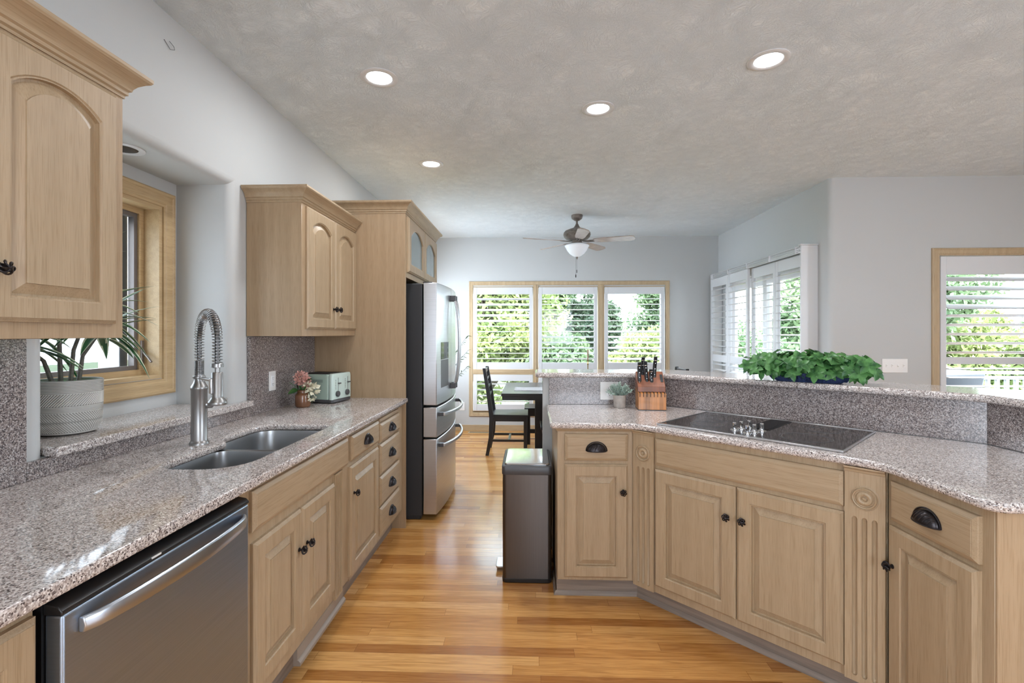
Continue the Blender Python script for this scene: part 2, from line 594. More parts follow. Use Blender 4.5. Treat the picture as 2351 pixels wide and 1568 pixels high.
def tag(o, label, cat, group=None, kind=None):
    o['label'] = label
    o['category'] = cat
    if group:
        o['group'] = group
    if kind:
        o['kind'] = kind
    return o


def structure(name, mb, mats, parent=None, label=None, cat=None, bevel=0, seg=2, ang=35, smooth=True):
    o = part(name, mb, mats, parent, bevel, seg, ang, smooth=smooth)
    if parent is None:
        o['kind'] = 'structure'
        if label:
            o['label'] = label
        if cat:
            o['category'] = cat
    return o


def struct_empty(name, label, cat, loc=(0, 0, 0), rz=0):
    o = thing(name, label, cat, loc, rz)
    o['kind'] = 'structure'
    return o


def dup(root, loc=None, rz=None, label=None, group=None):
    c = root.copy()
    COL.objects.link(c)
    if loc is not None:
        c.location = loc
    if rz is not None:
        c.rotation_euler = (0, 0, rz)
    if label:
        c['label'] = label
    if group:
        c['group'] = group
    for ch in list(root.children):
        d = ch.copy()
        COL.objects.link(d)
        d.parent = c
        for g in list(ch.children):
            e = g.copy()
            COL.objects.link(e)
            e.parent = d
    return c


def boolean(o, cutters, op='DIFFERENCE'):
    """cut and keep the result as plain mesh; cutters are temporary"""
    tmp = []
    for mb in cutters:
        c = part('cutter', mb, M_WHITE, o, smooth=False)
        tmp.append(c)
        b = o.modifiers.new('cut', 'BOOLEAN')
        b.object = c
        b.operation = op
        b.solver = 'EXACT'
    bpy.context.view_layer.update()
    dg = bpy.context.evaluated_depsgraph_get()
    me = bpy.data.meshes.new_from_object(o.evaluated_get(dg))
    for md in list(o.modifiers):
        if md.type == 'BOOLEAN':
            o.modifiers.remove(md)
    o.data = me
    for c in tmp:
        m = c.data
        bpy.data.objects.remove(c)
        bpy.data.meshes.remove(m)
    return o


def fillet(poly, radii, n=6):
    out = []
    L = len(poly)
    if not isinstance(radii, (list, tuple)):
        radii = [radii] * L
    for i in range(L):
        p = Vector(poly[i])
        a = Vector(poly[i - 1])
        b = Vector(poly[(i + 1) % L])
        r = radii[i]
        if r <= 0:
            out.append(tuple(p))
            continue
        u = (a - p).normalized()
        w = (b - p).normalized()
        ang = math.acos(max(-1, min(1, u.dot(w))))
        t = min(r / math.tan(ang / 2), (a - p).length * 0.49, (b - p).length * 0.49)
        rr = t * math.tan(ang / 2)
        cdir = (u + w).normalized()
        c = p + cdir * (rr / math.sin(ang / 2))
        s0 = p + u * t
        s1 = p + w * t
        a0 = math.atan2(s0.y - c.y, s0.x - c.x)
        a1 = math.atan2(s1.y - c.y, s1.x - c.x)
        d = (a1 - a0 + PI) % (2 * PI) - PI
        for k in range(n + 1):
            an = a0 + d * k / n
            out.append((c.x + rr * math.cos(an), c.y + rr * math.sin(an)))
    return out


def sweep(mb, path, prof, side=1, z=0.0, closed=False, mi=0):
    """profile (out, up) swept along a flat path with mitred corners"""
    n = len(path)
    rings = []
    for i in range(n):
        p = Vector(path[i])
        nr = []
        if closed or i > 0:
            t = (p - Vector(path[i - 1])).normalized()
            nr.append(Vector((t.y, -t.x)) * side)
        if closed or i < n - 1:
            t = (Vector(path[(i + 1) % n]) - p).normalized()
            nr.append(Vector((t.y, -t.x)) * side)
        if len(nr) == 2:
            m = (nr[0] + nr[1])
            m = m / max(0.2, m.dot(nr[0]))
        else:
            m = nr[0]
        rings.append([(p.x + m.x * o, p.y + m.y * o, z + u) for o, u in prof])
    if closed:
        rings.append(rings[0])
    mb.loft(rings, not closed, not closed, mi=mi)
    return mb


# ------------------------------------------------------------ cabinet door / drawer front meshes
def ring_pts(x0, x1, z0, z1, y, arch, na=14):
    """rectangle whose top edge may be an arc rising by arch over its shoulders"""
    pts = [(x0, y, z0), (x1, y, z0)]
    w = x1 - x0
    for k in range(na + 1):
        t = k / na
        x = x1 - w * t
        if arch > 0:
            rad = (w * w / 4 + arch * arch) / (2 * arch)
            zz = z1 - rad + math.sqrt(max(0, rad * rad - (w * (t - 0.5)) ** 2))
        else:
            zz = z1
        pts.append((x, y, zz))
    return pts


def door_mb(w, h, arch=0.0, stile=0.056, glass=False, th=0.020):
    mb = MB()
    a = arch
    R_ = [(0.0, 0.0, 0), (0.0, -th + 0.009, 0), (0.002, -th + 0.008, 0), (0.009, -th + 0.0015, 0), (0.010, -th, 0),
          (stile, -th, a), (stile + 0.003, -th + 0.0035, a), (stile + 0.006, -th + 0.0035, a), (stile + 0.007, -th + 0.0155, a)]
    if glass:
        R_.append((stile + 0.008, 0.0, a))
    else:
        R_ += [(stile + 0.012, -th + 0.0155, a), (stile + 0.038, -th + 0.0045, a), (stile + 0.0385, -th + 0.0010, a)]
    rings = []
    for ins, y, ar in R_:
        top = h - ins
        rings.append(ring_pts(ins, w - ins, ins, top, y, ar))
    mb.loft(rings, cap0=not glass, cap1=not glass)
    if glass:      # close the back ring between outer and inner edge
        n = len(rings[0])
        mb.loft([rings[0], rings[-1]], False, False)
    return mb


def drawer_mb(w, h, th=0.020):
    mb = MB()
    rings = []
    for ins, y in ((0, 0), (0, -th + 0.009), (0.002, -th + 0.007), (0.013, -th + 0.001), (0.015, -th + 0.001), (0.016, -th)):
        rings.append([(ins, y, ins), (w - ins, y, ins), (w - ins, y, h - ins), (ins, y, h - ins)])
    mb.loft(rings)
    return mb


def knob_mesh():
    mb = MB()
    A = Matrix.Rotation(PI / 2, 4, 'X')     # axis z -> -y (outward)
    mb.lathe([(0.008, 0), (0.008, 0.003), (0.0045, 0.005), (0.004, 0.010), (0.009, 0.012), (0.0095, 0.014), (0.004, 0.016)], seg=14, M=A)
    for k in range(6):
        pts = []
        for i in range(9):
            t = i / 8
            ph = 2 * PI * k / 6 + t * 1.5
            r = 0.0035 + 0.0125 * math.sin(PI * min(1, t * 1.0)) ** 0.7
            pts.append((r * math.cos(ph), r * math.sin(ph), 0.013 + 0.017 * t))
        mb.tube(pts, 0.0024, 6, M=A)
    mb.lathe([(0.0055, 0.027), (0.0055, 0.030), (0.002, 0.0325)], seg=10, M=A)
    mb.lathe([(0.005, 0.013), (0.006, 0.021), (0.005, 0.028)], seg=8, M=A)
    me = mesh_of(mb, 'knob')
    me.materials.append(M_BRONZE)
    return me


def cup_mesh(W=0.105, Hh=0.046, D=0.028):
    mb = MB()

    def surf(ax, ay, az, na=18, nb=8):
        return [[(-ax * math.cos(PI * i / na), -ay * math.sin(PI * i / na) * math.sin(PI / 2 * j / nb) - 0.001,
                  az * math.sin(PI * i / na) * math.cos(PI / 2 * j / nb)) for j in range(nb + 1)] for i in range(na + 1)]
    mb.grid(surf(W / 2 - 0.004, D, Hh - 0.005))
    mb.grid(surf(W / 2 - 0.007, D - 0.003, Hh - 0.008))
    rim = [(-(W / 2) * math.cos(PI * i / 20), -0.002, Hh * math.sin(PI * i / 20)) for i in range(21)]
    mb.tube(rim, 0.0032, 6)
    lip = [(-(W / 2 - 0.002) * math.cos(PI * i / 16), -(D - 0.001) * math.sin(PI * i / 16) - 0.001, 0.0) for i in range(17)]
    mb.tube(lip, 0.0024, 6)
    for k in range(6):                       # slanting ribs pressed in the cup
        pts = []
        for i in range(7):
            t = i / 6
            ph = PI * (0.26 + 0.085 * k + 0.10 * (1 - t))
            th = PI / 2 * (0.30 + 0.55 * t)
            pts.append((-(W / 2 - 0.003) * math.cos(ph), -(D + 0.0005) * math.sin(ph) * math.sin(th) - 0.001, (Hh - 0.004) * math.sin(ph) * math.cos(th)))
        mb.tube(pts, 0.0016, 5)
    me = mesh_of(mb, 'cup_pull')
    me.materials.append(M_BRONZE)
    return me


KNOB = knob_mesh()
CUP = cup_mesh()


def put_knob(door, x, z):
    o = part('knob', KNOB, M_BRONZE, door)
    o.location = (x, -0.020, z)
    return o


def put_cup(drawer, x, z):
    o = part('cup_pull', CUP, M_BRONZE, drawer)
    o.location = (x, -0.020, z)
    return o


def add_door(root, x0, x1, z0, z1, y=0.0, knob=None, arch=0.0, name='door'):
    d = part(name, door_mb(x1 - x0, z1 - z0, arch), M_OAKV, root, ang=9)
    d.location = (x0, y, z0)
    if knob:
        put_knob(d, knob[0] - x0, knob[1] - z0)
    return d


def add_drawer(root, x0, x1, z0, z1, y=0.0, pull=True, name='drawer'):
    d = part(name, drawer_mb(x1 - x0, z1 - z0), M_OAKH, root, ang=9)
    d.location = (x0, y, z0)
    if pull:
        put_cup(d, (x1 - x0) / 2, (z1 - z0) / 2 - 0.016)
    return d


def fluted(root, x0, x1, z0, z1, zf0, zf1, y=0.0, medal=None, nfl=3, fw=0.017, dp=1.5, top_mould=True, name='fluted_pilaster'):
    w = x1 - x0
    mb = MB()
    mb.box(0, w, -0.018, 0.0, 0, z1 - z0)
    o = part(name, mb, M_OAKV, root)
    o.location = (x0, y, z0)
    cuts = []
    pitch = w * 0.245 if nfl == 3 else w / (nfl + 0.6)
    for k in range(nfl):
        cx = w / 2 + (k - (nfl - 1) / 2) * pitch
        c = MB()
        cyl = []
        r = fw / 2
        prof = [(1e-4, zf0 - z0), (r * 0.6, zf0 - z0 + 0.002), (r, zf0 - z0 + 0.009), (r, zf1 - z0 - 0.009), (r * 0.6, zf1 - z0 - 0.002), (1e-4, zf1 - z0)]
        c.lathe(prof, (cx, -0.0185, 0), 14, sy=dp)
        cuts.append(c)
    boolean(o, cuts)
    o.data.polygons.foreach_set('use_smooth', [True] * len(o.data.polygons))
    o.data.set_sharp_from_angle(angle=R(35))
    if medal:
        A = Matrix.Translation((w / 2, -0.018, medal - z0)) @ Matrix.Rotation(PI / 2, 4, 'X')
        m = MB()
        m.lathe([(0.0455, -0.002), (0.0455, 0.0015), (0.0425, 0.002), (0.0415, 0.0004), (0.039, 0.0004), (0.0375, 0.006), (0.035, 0.0085), (0.032, 0.007), (0.0305, 0.0015), (0.027, 0.0015),
                 (0.023, 0.007), (0.017, 0.0095), (0.0115, 0.007), (0.0085, 0.0020), (0.0065, 0.0025), (0.0055, 0.007), (0.003, 0.0095), (0.0001, 0.010)], seg=40, cap0=True, cap1=True, M=A)
        part('rosette', m, M_OAKV, o, ang=28)
    if top_mould:
        t = MB()
        sweep(t, [(0.0, -0.018), (w, -0.018)], [(0, 0), (0.004, 0.002), (0.006, 0.010), (0.014, 0.016), (0.014, 0.022), (0, 0.022)], 1, z1 - z0 - 0.022)
        part('cap_moulding', t, M_OAKH, o)
    return o


# ------------------------------------------------------------ room shell
XL, YB, XN, YE = -1.55, 6.85, 2.626, 4.335     # left wall, far wall, nook right wall, deck wall
T = 0.14
Y0, X1 = -3.3, 5.3                             # near wall, right wall


def slab_with_holes(axis, pos, th, u0, u1, v0, v1, holes):
    """wall plane at pos, thickness th away from the room; axis 'X' wall spans u=Y; axis 'Y' wall spans u=X; v=Z"""
    mb = MB()
    us = sorted({u0, u1, *[h[0] for h in holes], *[h[1] for h in holes]})
    vs = sorted({v0, v1, *[h[2] for h in holes], *[h[3] for h in holes]})
    for a, b in zip(us[:-1], us[1:]):
        for c, d in zip(vs[:-1], vs[1:]):
            cu, cv = (a + b) / 2, (c + d) / 2
            if any(h[0] < cu < h[1] and h[2] < cv < h[3] for h in holes):
                continue
            p0, p1 = sorted((pos, pos + th))
            if axis == 'X':
                mb.box(p0, p1, a, b, c, d)
            else:
                mb.box(a, b, p0, p1, c, d)
    return mb


structure('floor', MB().box(XL - 0.6, X1 + T, Y0 - T, YB + T, -0.1, 0.0), M_FLOOR, label='orange oak strip floor', cat='floor')
structure('ceiling', MB().box(XL - T, X1 + T, Y0 - T, YB + T, CEIL, CEIL + 0.12), M_CEIL, label='white textured plaster ceiling', cat='ceiling')
# left wall with the sink window recess
RY0, RY1, RZ0, RZ1, RX = 1.497, 2.450, 0.978, 2.148, -1.84
wl = slab_with_holes('X', XL, -T, Y0, YB, 0, CEIL, [(RY0 - 0.04, RY1 + 0.04, RZ0, RZ1 + 0.04), (-2.8, -0.9, 0.6, 2.2), (5.0, 6.5, 0.9, 2.1)])  # last two holes are unseen windows, added for the daylight they give
ro = 0.04                                       # bull-nosed drywall corners of the opening


def lip(y_, z_, sy, sz, along):
    pts = [(XL - T, 0.0), (XL - ro, 0.0)] + [(XL - ro + ro * math.sin(PI / 2 * k / 7), ro - ro * math.cos(PI / 2 * k / 7)) for k in range(1, 8)] + [(XL - T, ro)]
    return pts


pl_ = lip(0, 0, 0, 0, 0)
for (yy_, sg) in ((RY1, 1), (RY0, -1)):
    wl.loft([[(x, yy_ + sg * q, RZ0) for x, q in pl_], [(x, yy_ + sg * q, RZ1 + q) for x, q in pl_]])
wl.loft([[(x, RY0 - q, RZ1 + q) for x, q in pl_], [(x, RY1 + q, RZ1 + q) for x, q in pl_]])
structure('wall_left', wl, M_WALL, label='pale grey wall above the sink run', cat='wall')
WY0, WY1, WZ0, WZ1 = 1.60, 2.346, 1.153, 2.007
rc = MB()
rc.box(RX - 0.14, XL - T, RY1, RY1 + 0.08, RZ0, RZ1 + 0.08)            # right cheek
rc.box(RX - 0.14, XL - T, RY0 - 0.08, RY0, RZ0, RZ1 + 0.08)            # left cheek
rc.box(RX - 0.14, XL - T, RY0, RY1, RZ1, RZ1 + 0.08)
tmpw = slab_with_holes('X', RX, -0.14, RY0, RY1, RZ0, RZ1, [(WY0, WY1, WZ0, WZ1)])
rc.add(tmpw.v, tmpw.f)
structure('wall_window_recess', rc, M_WALL, label='grey box recess around the sink window', cat='wall')
far = slab_with_holes('Y', YB, T, XL - T, XN + T, 0, CEIL, [(-0.812, 0.048, 0.27, 2.048), (0.110, 0.958, 0.27, 2.048), (1.036, 1.885, 0.27, 2.048)])
structure('wall_far', far, M_WALL, label='grey wall behind the dining table with three windows', cat='wall')
structure('wall_nook', slab_with_holes('X', XN, T, YE + 0.1402, YB, 0, CEIL, [(4.66, 6.60, 0.0, 2.08)]), M_WALL, label='grey wall with the shuttered patio door', cat='wall')
DX0, DX1 = 3.545, 5.20
wd = slab_with_holes('Y', YE, T, XN + 0.0901, X1 + T, 0, CEIL, [(DX0, DX1, 0.30, 2.05)])
rc2 = fillet([(XN, YE), (XN + 0.09, YE), (XN + 0.09, YE + 0.1399), (XN, YE + 0.1399)], [0.045, 0, 0, 0], 8)
wd.prism(rc2, 0, CEIL)
structure('wall_deck', wd, M_WALL, label='grey wall with the switch plate and deck window', cat='wall')
structure('wall_right', slab_with_holes('X', X1, T, Y0, YE, 0, CEIL, [(-0.6, 0.7, 0.60, 2.20)]), M_WALL, label='right room wall', cat='wall')  # window hole out of view, added to light the left run
structure('wall_near', slab_with_holes('Y', Y0, -T, XL - T, X1 + T, 0, CEIL, [(0.5, 1.5, 0.60, 2.20)]), M_WALL, label='room wall behind the viewer', cat='wall')  # window hole added behind the viewer as a daylight source
bb = MB()
bb.box(XL + 0.002, XN - 0.002, YB - 0.014, YB - 0.001, 0, 0.085)
structure('baseboard_far', bb, M_TRIMOAKH, label='pale wood baseboard under the far windows', cat='baseboard', bevel=0.003)
bn = MB()
bn.box(XN - 0.014, XN - 0.001, 6.66, YB - 0.016, 0, 0.085)
bn.box(XN - 0.014, XN - 0.001, YE + 0.05, 4.60, 0, 0.085)
structure('baseboard_nook', bn, M_TRIMOAKY, label='pale wood baseboard beside the patio door', cat='baseboard', bevel=0.003)

# ------------------------------------------------------------ windows
CAS = [(0, 0), (0, 0.012), (0.006, 0.018), (0.014, 0.018), (0.018, 0.014), (0.046, 0.013), (0.050, 0.009), (0.058, 0.009), (0.060, 0.0)]


def casing(mb, u0, u1, v0, v1, width, to3):
    """picture-frame casing, outer rectangle u0..u1 v0..v1; to3(u,v,d) maps to space, d stands out of the wall"""
    k = width / 0.060
    cor = [(u0, v0, 1, 1), (u1, v0, -1, 1), (u1, v1, -1, -1), (u0, v1, 1, -1)]
    rings = []
    for (u, v, su, sv) in cor:
        rings.append([to3(u + su * o * k, v + sv * o * k, d) for o, d in CAS])
    rings.append(rings[0])
    mb.loft(rings, False, False)
    # back face is on the wall
    return mb


def shutter(name, label, x0, x1, z0, z1, rails, groups, to_root, rz, stile=0.048, top=0.10, bot=0.095, th=0.027, pitch=0.0765, lw=0.066, group=None, hinges=True):
    """plantation shutter panel: rails = list of (z0,z1) mid rails; groups = [(zlo,zhi,tilt)]"""
    rt = thing(name, label, 'shutter', to_root, rz, group)
    fr = MB()
    w, h = x1 - x0, z1 - z0
    fr.box(0, stile, -th / 2, th / 2, 0, h)
    fr.box(w - stile, w, -th / 2, th / 2, 0, h)
    fr.box(stile, w - stile, -th / 2 + 0.002, th / 2 - 0.002, 0, bot)
    fr.box(stile, w - stile, -th / 2 + 0.002, th / 2 - 0.002, h - top, h)
    for a, b in rails:
        fr.box(stile, w - stile, -th / 2 + 0.002, th / 2 - 0.002, a - z0, b - z0)
    part('shutter_frame', fr, M_WHITE, rt, bevel=0.002, seg=1)
    for (a, b, tilt) in groups:
        lo = MB()
        n = max(1, int(round((b - a) / pitch)))
        for k in range(n):
            zc = a + (k + 0.5) * (b - a) / n - z0
            A = Matrix.Translation((w / 2, 0, zc)) @ Matrix.Rotation(R(tilt), 4, 'X')
            prof = []
            for i in range(12):
                an = 2 * PI * i / 12
                prof.append((lw / 2 * math.cos(an), 0.0052 * math.sin(an)))
            hw = w / 2 - stile - 0.002
            lo.loft([[(-hw, p, q) for p, q in prof], [(hw, p, q) for p, q in prof]], M=A)
        part('louvers', lo, M_WHITE, rt)
    if hinges:
        for zc in (0.13, h - 0.13):
            hg = MB()
            hg.box(-0.006, 0.004, -th / 2 - 0.004, -th / 2 + 0.002, zc - 0.035, zc + 0.035)
            part('hinge', hg, M_VINYL, rt)
    return rt


# far window group: one casing, three columns
toF = lambda u, v, d: (u, YB - d, v)
w1 = struct_empty('window_1', 'three-part far window with pale wood casing', 'window')
mb = MB()
casing(mb, -0.867, 1.951, 0.205, 2.120, 0.058, toF)
for (a, b) in ((0.045, 0.113), (0.955, 1.040)):
    mb.box(a, b, YB - 0.013, YB + 0.10, 0.262, 2.064)
    mb.box(a + 0.022, b - 0.022, YB - 0.019, YB - 0.012, 0.262, 2.064)
part('window_casing', mb, M_TRIMOAK, w1)
mb = MB()
for (a, b) in ((-0.812, 0.046), (0.112, 0.956), (1.038, 1.885)):
    mb.box(a, b, YB - 0.013, YB + 0.10, 0.800, 0.872)
    mb.box(a, b, YB - 0.019, YB - 0.012, 0.825, 0.850)
    mb.box(a, b, YB, YB + 0.12, 2.035, 2.048)
    mb.box(a, b, YB, YB + 0.12, 0.262, 0.283)
part('transom_bar', mb, M_TRIMOAKH, w1)
mb = MB()
mv = MB()
for (a, b) in ((-0.812, 0.046), (0.112, 0.956), (1.038, 1.885)):
    mb.box(a, b, YB + 0.118, YB + 0.124, 0.283, 2.035)
    for (p, q) in ((0.283, 0.80), (0.872, 2.035)):
        for (c, d, e, f) in ((a, a + 0.035, p, q), (b - 0.035, b, p, q), (a + 0.035, b - 0.035, p, p + 0.035), (a + 0.035, b - 0.035, q - 0.035, q)):
            mv.box(c, d, YB + 0.102, YB + 0.135, e, f)
part('glass', mb, M_GLASS, w1)
part('sash', mv, M_VINYL, w1)
far_sh = [(-0.803, 0.036, 'left', [(0.985, 1.52, -3), (1.52, 1.905, 29)]), (0.120, 0.946, 'middle', [(0.985, 1.37, -16), (1.37, 1.905, 3)]),
          (1.046, 1.876, 'right', [(0.985, 1.445, 23), (1.445, 1.905, 2)])]
for (a, b, nm, g) in far_sh:
    side = {'left': 'left', 'middle': 'middle', 'right': 'right'}[nm]
    shutter('window_shutter', 'white plantation shutter in the upper %s far window' % side, a, b, 0.876, 2.034, [], g, (a, YB - 0.004, 0.876), 0, group='upper shutters of the far windows')
    shutter('window_shutter', 'short white shutter below the bar line of the %s far window' % side, a, b, 0.286, 0.797, [], [(0.376, 0.707, -20 if nm == 'left' else -10)],
            (a, YB - 0.004, 0.286), 0, top=0.09, bot=0.09, pitch=0.083, group='lower shutters of the far windows')

# sink window
toR = lambda u, v, d: (RX + d, u, v)
w2 = struct_empty('window_2', 'casement window over the sink with oak casing', 'window')
mb = MB()
casing(mb, 1.525, 2.428, 1.072, 2.084, 0.078, toR)
part('window_casing', mb, M_TRIMOAKY, w2)
mb = MB()
for (a, b, c, d) in ((WY0, WY0 + 0.018, WZ0, WZ1), (WY1 - 0.018, WY1, WZ0, WZ1), (WY0 + 0.018, WY1 - 0.018, WZ0, WZ0 + 0.018), (WY0 + 0.018, WY1 - 0.018, WZ1 - 0.018, WZ1)):
    mb.box(RX - 0.12, RX + 0.004, a, b, c, d)
for (a, b, c, d) in ((WY0 + 0.018, WY0 + 0.045, WZ0 + 0.018, WZ1 - 0.018), (WY1 - 0.045, WY1 - 0.018, WZ0 + 0.018, WZ1 - 0.018), (WY0 + 0.045, WY1 - 0.045, WZ0 + 0.018, WZ0 + 0.045),
                     (WY0 + 0.045, WY1 - 0.045, WZ1 - 0.045, WZ1 - 0.018)):
    mb.box(RX - 0.12, RX - 0.075, a, b, c, d)
part('window_jamb', mb, M_TRIMOAKY, w2)
mb = MB()
a0, a1, c0, c1 = WY0 + 0.045, WY1 - 0.045, WZ0 + 0.045, WZ1 - 0.045
for (a, b, c, d) in ((a0, a0 + 0.02, c0, c1), (a1 - 0.02, a1, c0, c1), (a0 + 0.02, a1 - 0.02, c0, c0 + 0.02), (a0 + 0.02, a1 - 0.02, c1 - 0.02, c1)):
    mb.box(RX - 0.115, RX - 0.085, a, b, c, d)
part('window_screen_frame', mb, simple('bronze_screen_frame', (0.18, 0.16, 0.15), 0.4, 0.5), w2)
part('glass', MB().box(RX - 0.128, RX - 0.124, a0, a1, c0, c1), glass_mat('screened_glass', (0.55, 0.56, 0.56), 0.012), w2)
mb = MB()
for (a, b, c, d) in ((a0, a0 + 0.05, c0, c1), (a1 - 0.05, a1, c0, c1), (a0 + 0.05, a1 - 0.05, c1 - 0.05, c1)):
    mb.box(RX - 0.24, RX - 0.132, a, b, c, d)
part('sash', mb, M_VINYL, w2, bevel=0.004)
mb = MB()
mb.box(RX - 0.075, RX - 0.066, WY1 - 0.040, WY1 - 0.026, 1.22, 1.34)
mb.tube([(RX - 0.066, WY1 - 0.033, 1.285), (RX - 0.03, WY1 - 0.045, 1.255), (RX - 0.01, WY1 - 0.05, 1.235)], 0.0055, 8)
mb.box(RX - 0.09, RX - 0.078, WY0 + 0.26, WY0 + 0.34, WZ0 + 0.028, WZ0 + 0.046)
part('window_latch', mb, simple('bronze_latch', (0.20, 0.17, 0.15), 0.4, 0.7), w2)
sl = MB()
sl.prism([(RX, RY0 - 0.0), (XL - 0.002, RY0 - 0.0), (XL - 0.002, RY0 - 0.012), (-1.505, RY0 - 0.012), (-1.505, 2.585), (XL - 0.002, 2.585), (XL - 0.002, RY1), (RX, RY1)], 0.979, 1.010)
tag(part('granite_sill', sl, M_GRAN, None, bevel=0.007, seg=3), 'granite window ledge behind the faucet', 'window ledge')

# deck window on the right
w3 = struct_empty('window_3', 'large deck window at the right with oak casing', 'window')
toE = lambda u, v, d: (u, YE - d, v)
mb = MB()
casing(mb, 3.484, 5.265, 0.235, 2.118, 0.066, toE)
part('window_casing', mb, M_TRIMOAK, w3)
part('glass', MB().box(DX0, DX1, YE + 0.118, YE + 0.124, 0.30, 2.05), M_GLASS, w3)
mb = MB()
for (c, d, e, f) in ((DX0, DX0 + 0.04, 0.3, 2.05), (DX1 - 0.04, DX1, 0.3, 2.05), (DX0 + 0.04, DX1 - 0.04, 0.3, 0.34), (DX0 + 0.04, DX1 - 0.04, 2.01, 2.05)):
    mb.box(c, d, YE + 0.10, YE + 0.137, e, f)
part('sash', mb, M_VINYL, w3)
shutter('window_shutter', 'wide white plantation shutter in the deck window', 3.552, 4.95, 0.31, 2.043, [(1.112, 1.172)],
        [(1.172, 1.570, -15), (1.570, 1.888, 33), (0.42, 1.112, 4)], (3.552, YE - 0.002, 0.31), 0, top=0.155, bot=0.11, pitch=0.0795, lw=0.085, hinges=False)

# patio door and its shutter box
d1 = struct_empty('door_1', 'white framed glass patio door behind the shutters', 'door')
mb = MB()
for (a, b) in ((4.66, 5.64), (5.60, 6.60)):
    xo = XN + (0.035 if a < 5 else 0.085)
    for (c, d, e, f) in ((a, a + 0.09, 0.02, 2.06), (b - 0.09, b, 0.02, 2.06), (a + 0.09, b - 0.09, 0.02, 0.16), (a + 0.09, b - 0.09, 1.94, 2.06)):
        mb.box(xo, xo + 0.04, c, d, e, f)
mb.box(XN + 0.0, XN + T, 4.655, 4.675, 0, 2.08)
mb.box(XN + 0.0, XN + T, 6.585, 6.605, 0, 2.08)
mb.box(XN + 0.0, XN + T, 4.655, 6.605, 2.062, 2.082)
part('door_frame', mb, M_VINYL, d1, bevel=0.003)
mb = MB()
mb.box(XN + 0.052, XN + 0.057, 4.75, 5.55, 0.16, 1.94)
mb.box(XN + 0.102, XN + 0.107, 5.69, 6.51, 0.16, 1.94)
part('glass', mb, M_GLASS, d1)
mb = MB()
mb.box(XN + 0.010, XN + 0.034, 5.56, 5.60, 0.95, 1.15)
part('door_handle', mb, M_BRONZE, d1, bevel=0.004)

SX = 2.474
sb = thing('shutter_surround', 'white boxed surround holding the bifold shutters of the patio door', 'shutter surround')
mb = MB()
mb.box(SX, XN - 0.001, 4.512, 4.532, 0.0, 2.185)
mb.box(SX, XN - 0.001, 6.710, 6.730, 0.0, 2.185)
mb.box(SX + 0.010, XN - 0.001, 4.532, 6.710, 2.165, 2.185)
mb.box(SX - 0.012, XN - 0.001, 4.500, 4.540, 2.185, 2.194)
part('side_board', mb, M_WHITE, sb, bevel=0.002)
mb = MB()
for (x, z) in ((SX - 0.004, 2.172), (SX + 0.004, 2.150), (SX + 0.000, 2.134)):
    mb.box(x, x + 0.012, 4.54, 6.71, z, z + 0.010)
mb.box(SX + 0.012, SX + 0.020, 4.54, 6.71, 2.12, 2.165)
for y in (4.60, 5.10, 5.62, 6.15, 6.66):
    mb.box(SX - 0.010, SX + 0.012, y - 0.008, y + 0.008, 2.118, 2.186)
part('track', mb, simple('track_aluminium', (0.72, 0.73, 0.74), 0.3, 0.6), sb, bevel=0.001)
pn = [(6.705, 6.150, SX + 0.014, 'farthest'), (6.145, 5.600, SX + 0.014, 'second farthest'), (5.615, 5.080, SX + 0.062, 'second nearest'), (5.075, 4.536, SX + 0.062, 'nearest')]
for i, (ya, yb, x, nm) in enumerate(pn):
    # local x runs toward -Y, front looks to -X
    shutter('door_shutter', 'tall white bifold shutter on the patio door, %s of four' % nm, 0, ya - yb, 0.03, 2.115, [(1.010, 1.100)],
            [(1.100, 2.000, (2, 2, 4, 6)[i]), (0.15, 1.010, (6, 20, 12, 8)[i])], (x, ya, 0.03), -PI / 2, stile=0.050, top=0.112, bot=0.12, pitch=0.0745, lw=0.074, hinges=False,
            group='bifold shutters of the patio door')

# ------------------------------------------------------------ left run
FX = -0.905       # face frame plane of the left cabinets (front looks to +X)


def runY(y):      # local x of the left run equals world Y
    return y


def left_cab(name, label, y0, y1, z0=0.135, z1=0.891, face=FX, group=None, toe=True, body=True):
    rt = thing(name, label, 'cabinet', (face, y0, 0), PI / 2, group)
    w = y1 - y0
    if body:
        mb = MB()
        mb.box(0, w, 0, 0.62, z0, z1)
        part('cabinet_body', mb, M_OAKV, rt, bevel=0.0015, seg=1)
    if toe:
        t = MB()
        t.box(0, w, 0.07, 0.085, 0.0, z0)
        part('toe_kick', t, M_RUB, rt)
    return rt


L = lambda y, y0: y - y0
c = left_cab('base_cabinet', 'pickled oak base cabinet nearest the viewer, left of the dishwasher', 0.10, 0.848)
add_door(c, 0.03, 0.742, 0.168, 0.862)
# sink cabinet
y0 = 1.470
c = left_cab('sink_cabinet', 'oak sink cabinet with two doors right of the dishwasher', y0, 2.384, z0=0.150, body=False)
mb = MB()
wq = 2.384 - y0
mb.box(0, wq, 0, 0.02, 0.150, 0.891)
mb.box(0, 0.016, 0.0201, 0.62, 0.150, 0.891)
mb.box(wq - 0.008, wq, 0.0201, 0.62, 0.150, 0.891)
mb.box(0.0161, wq - 0.0081, 0.0201, 0.62, 0.150, 0.168)
part('cabinet_body', mb, M_OAKV, c)
add_drawer(c, L(1.523, y0), L(2.337, y0), 0.732, 0.865, pull=False, name='false_front')
add_door(c, L(1.530, y0), L(1.852, y0), 0.204, 0.693, knob=(L(1.822, y0), 0.545))
add_door(c, L(1.858, y0), L(2.172, y0), 0.204, 0.693, knob=(L(1.888, y0), 0.545))
fluted(c, L(2.186, y0), L(2.268, y0), 0.150, 0.727, 0.158, 0.722, y=0.004, nfl=5, fw=0.0095, dp=3.2, top_mould=False)
t = MB()
t.box(L(1.84, y0), L(2.30, y0), -0.004, 0.012, 0.085, 0.150)
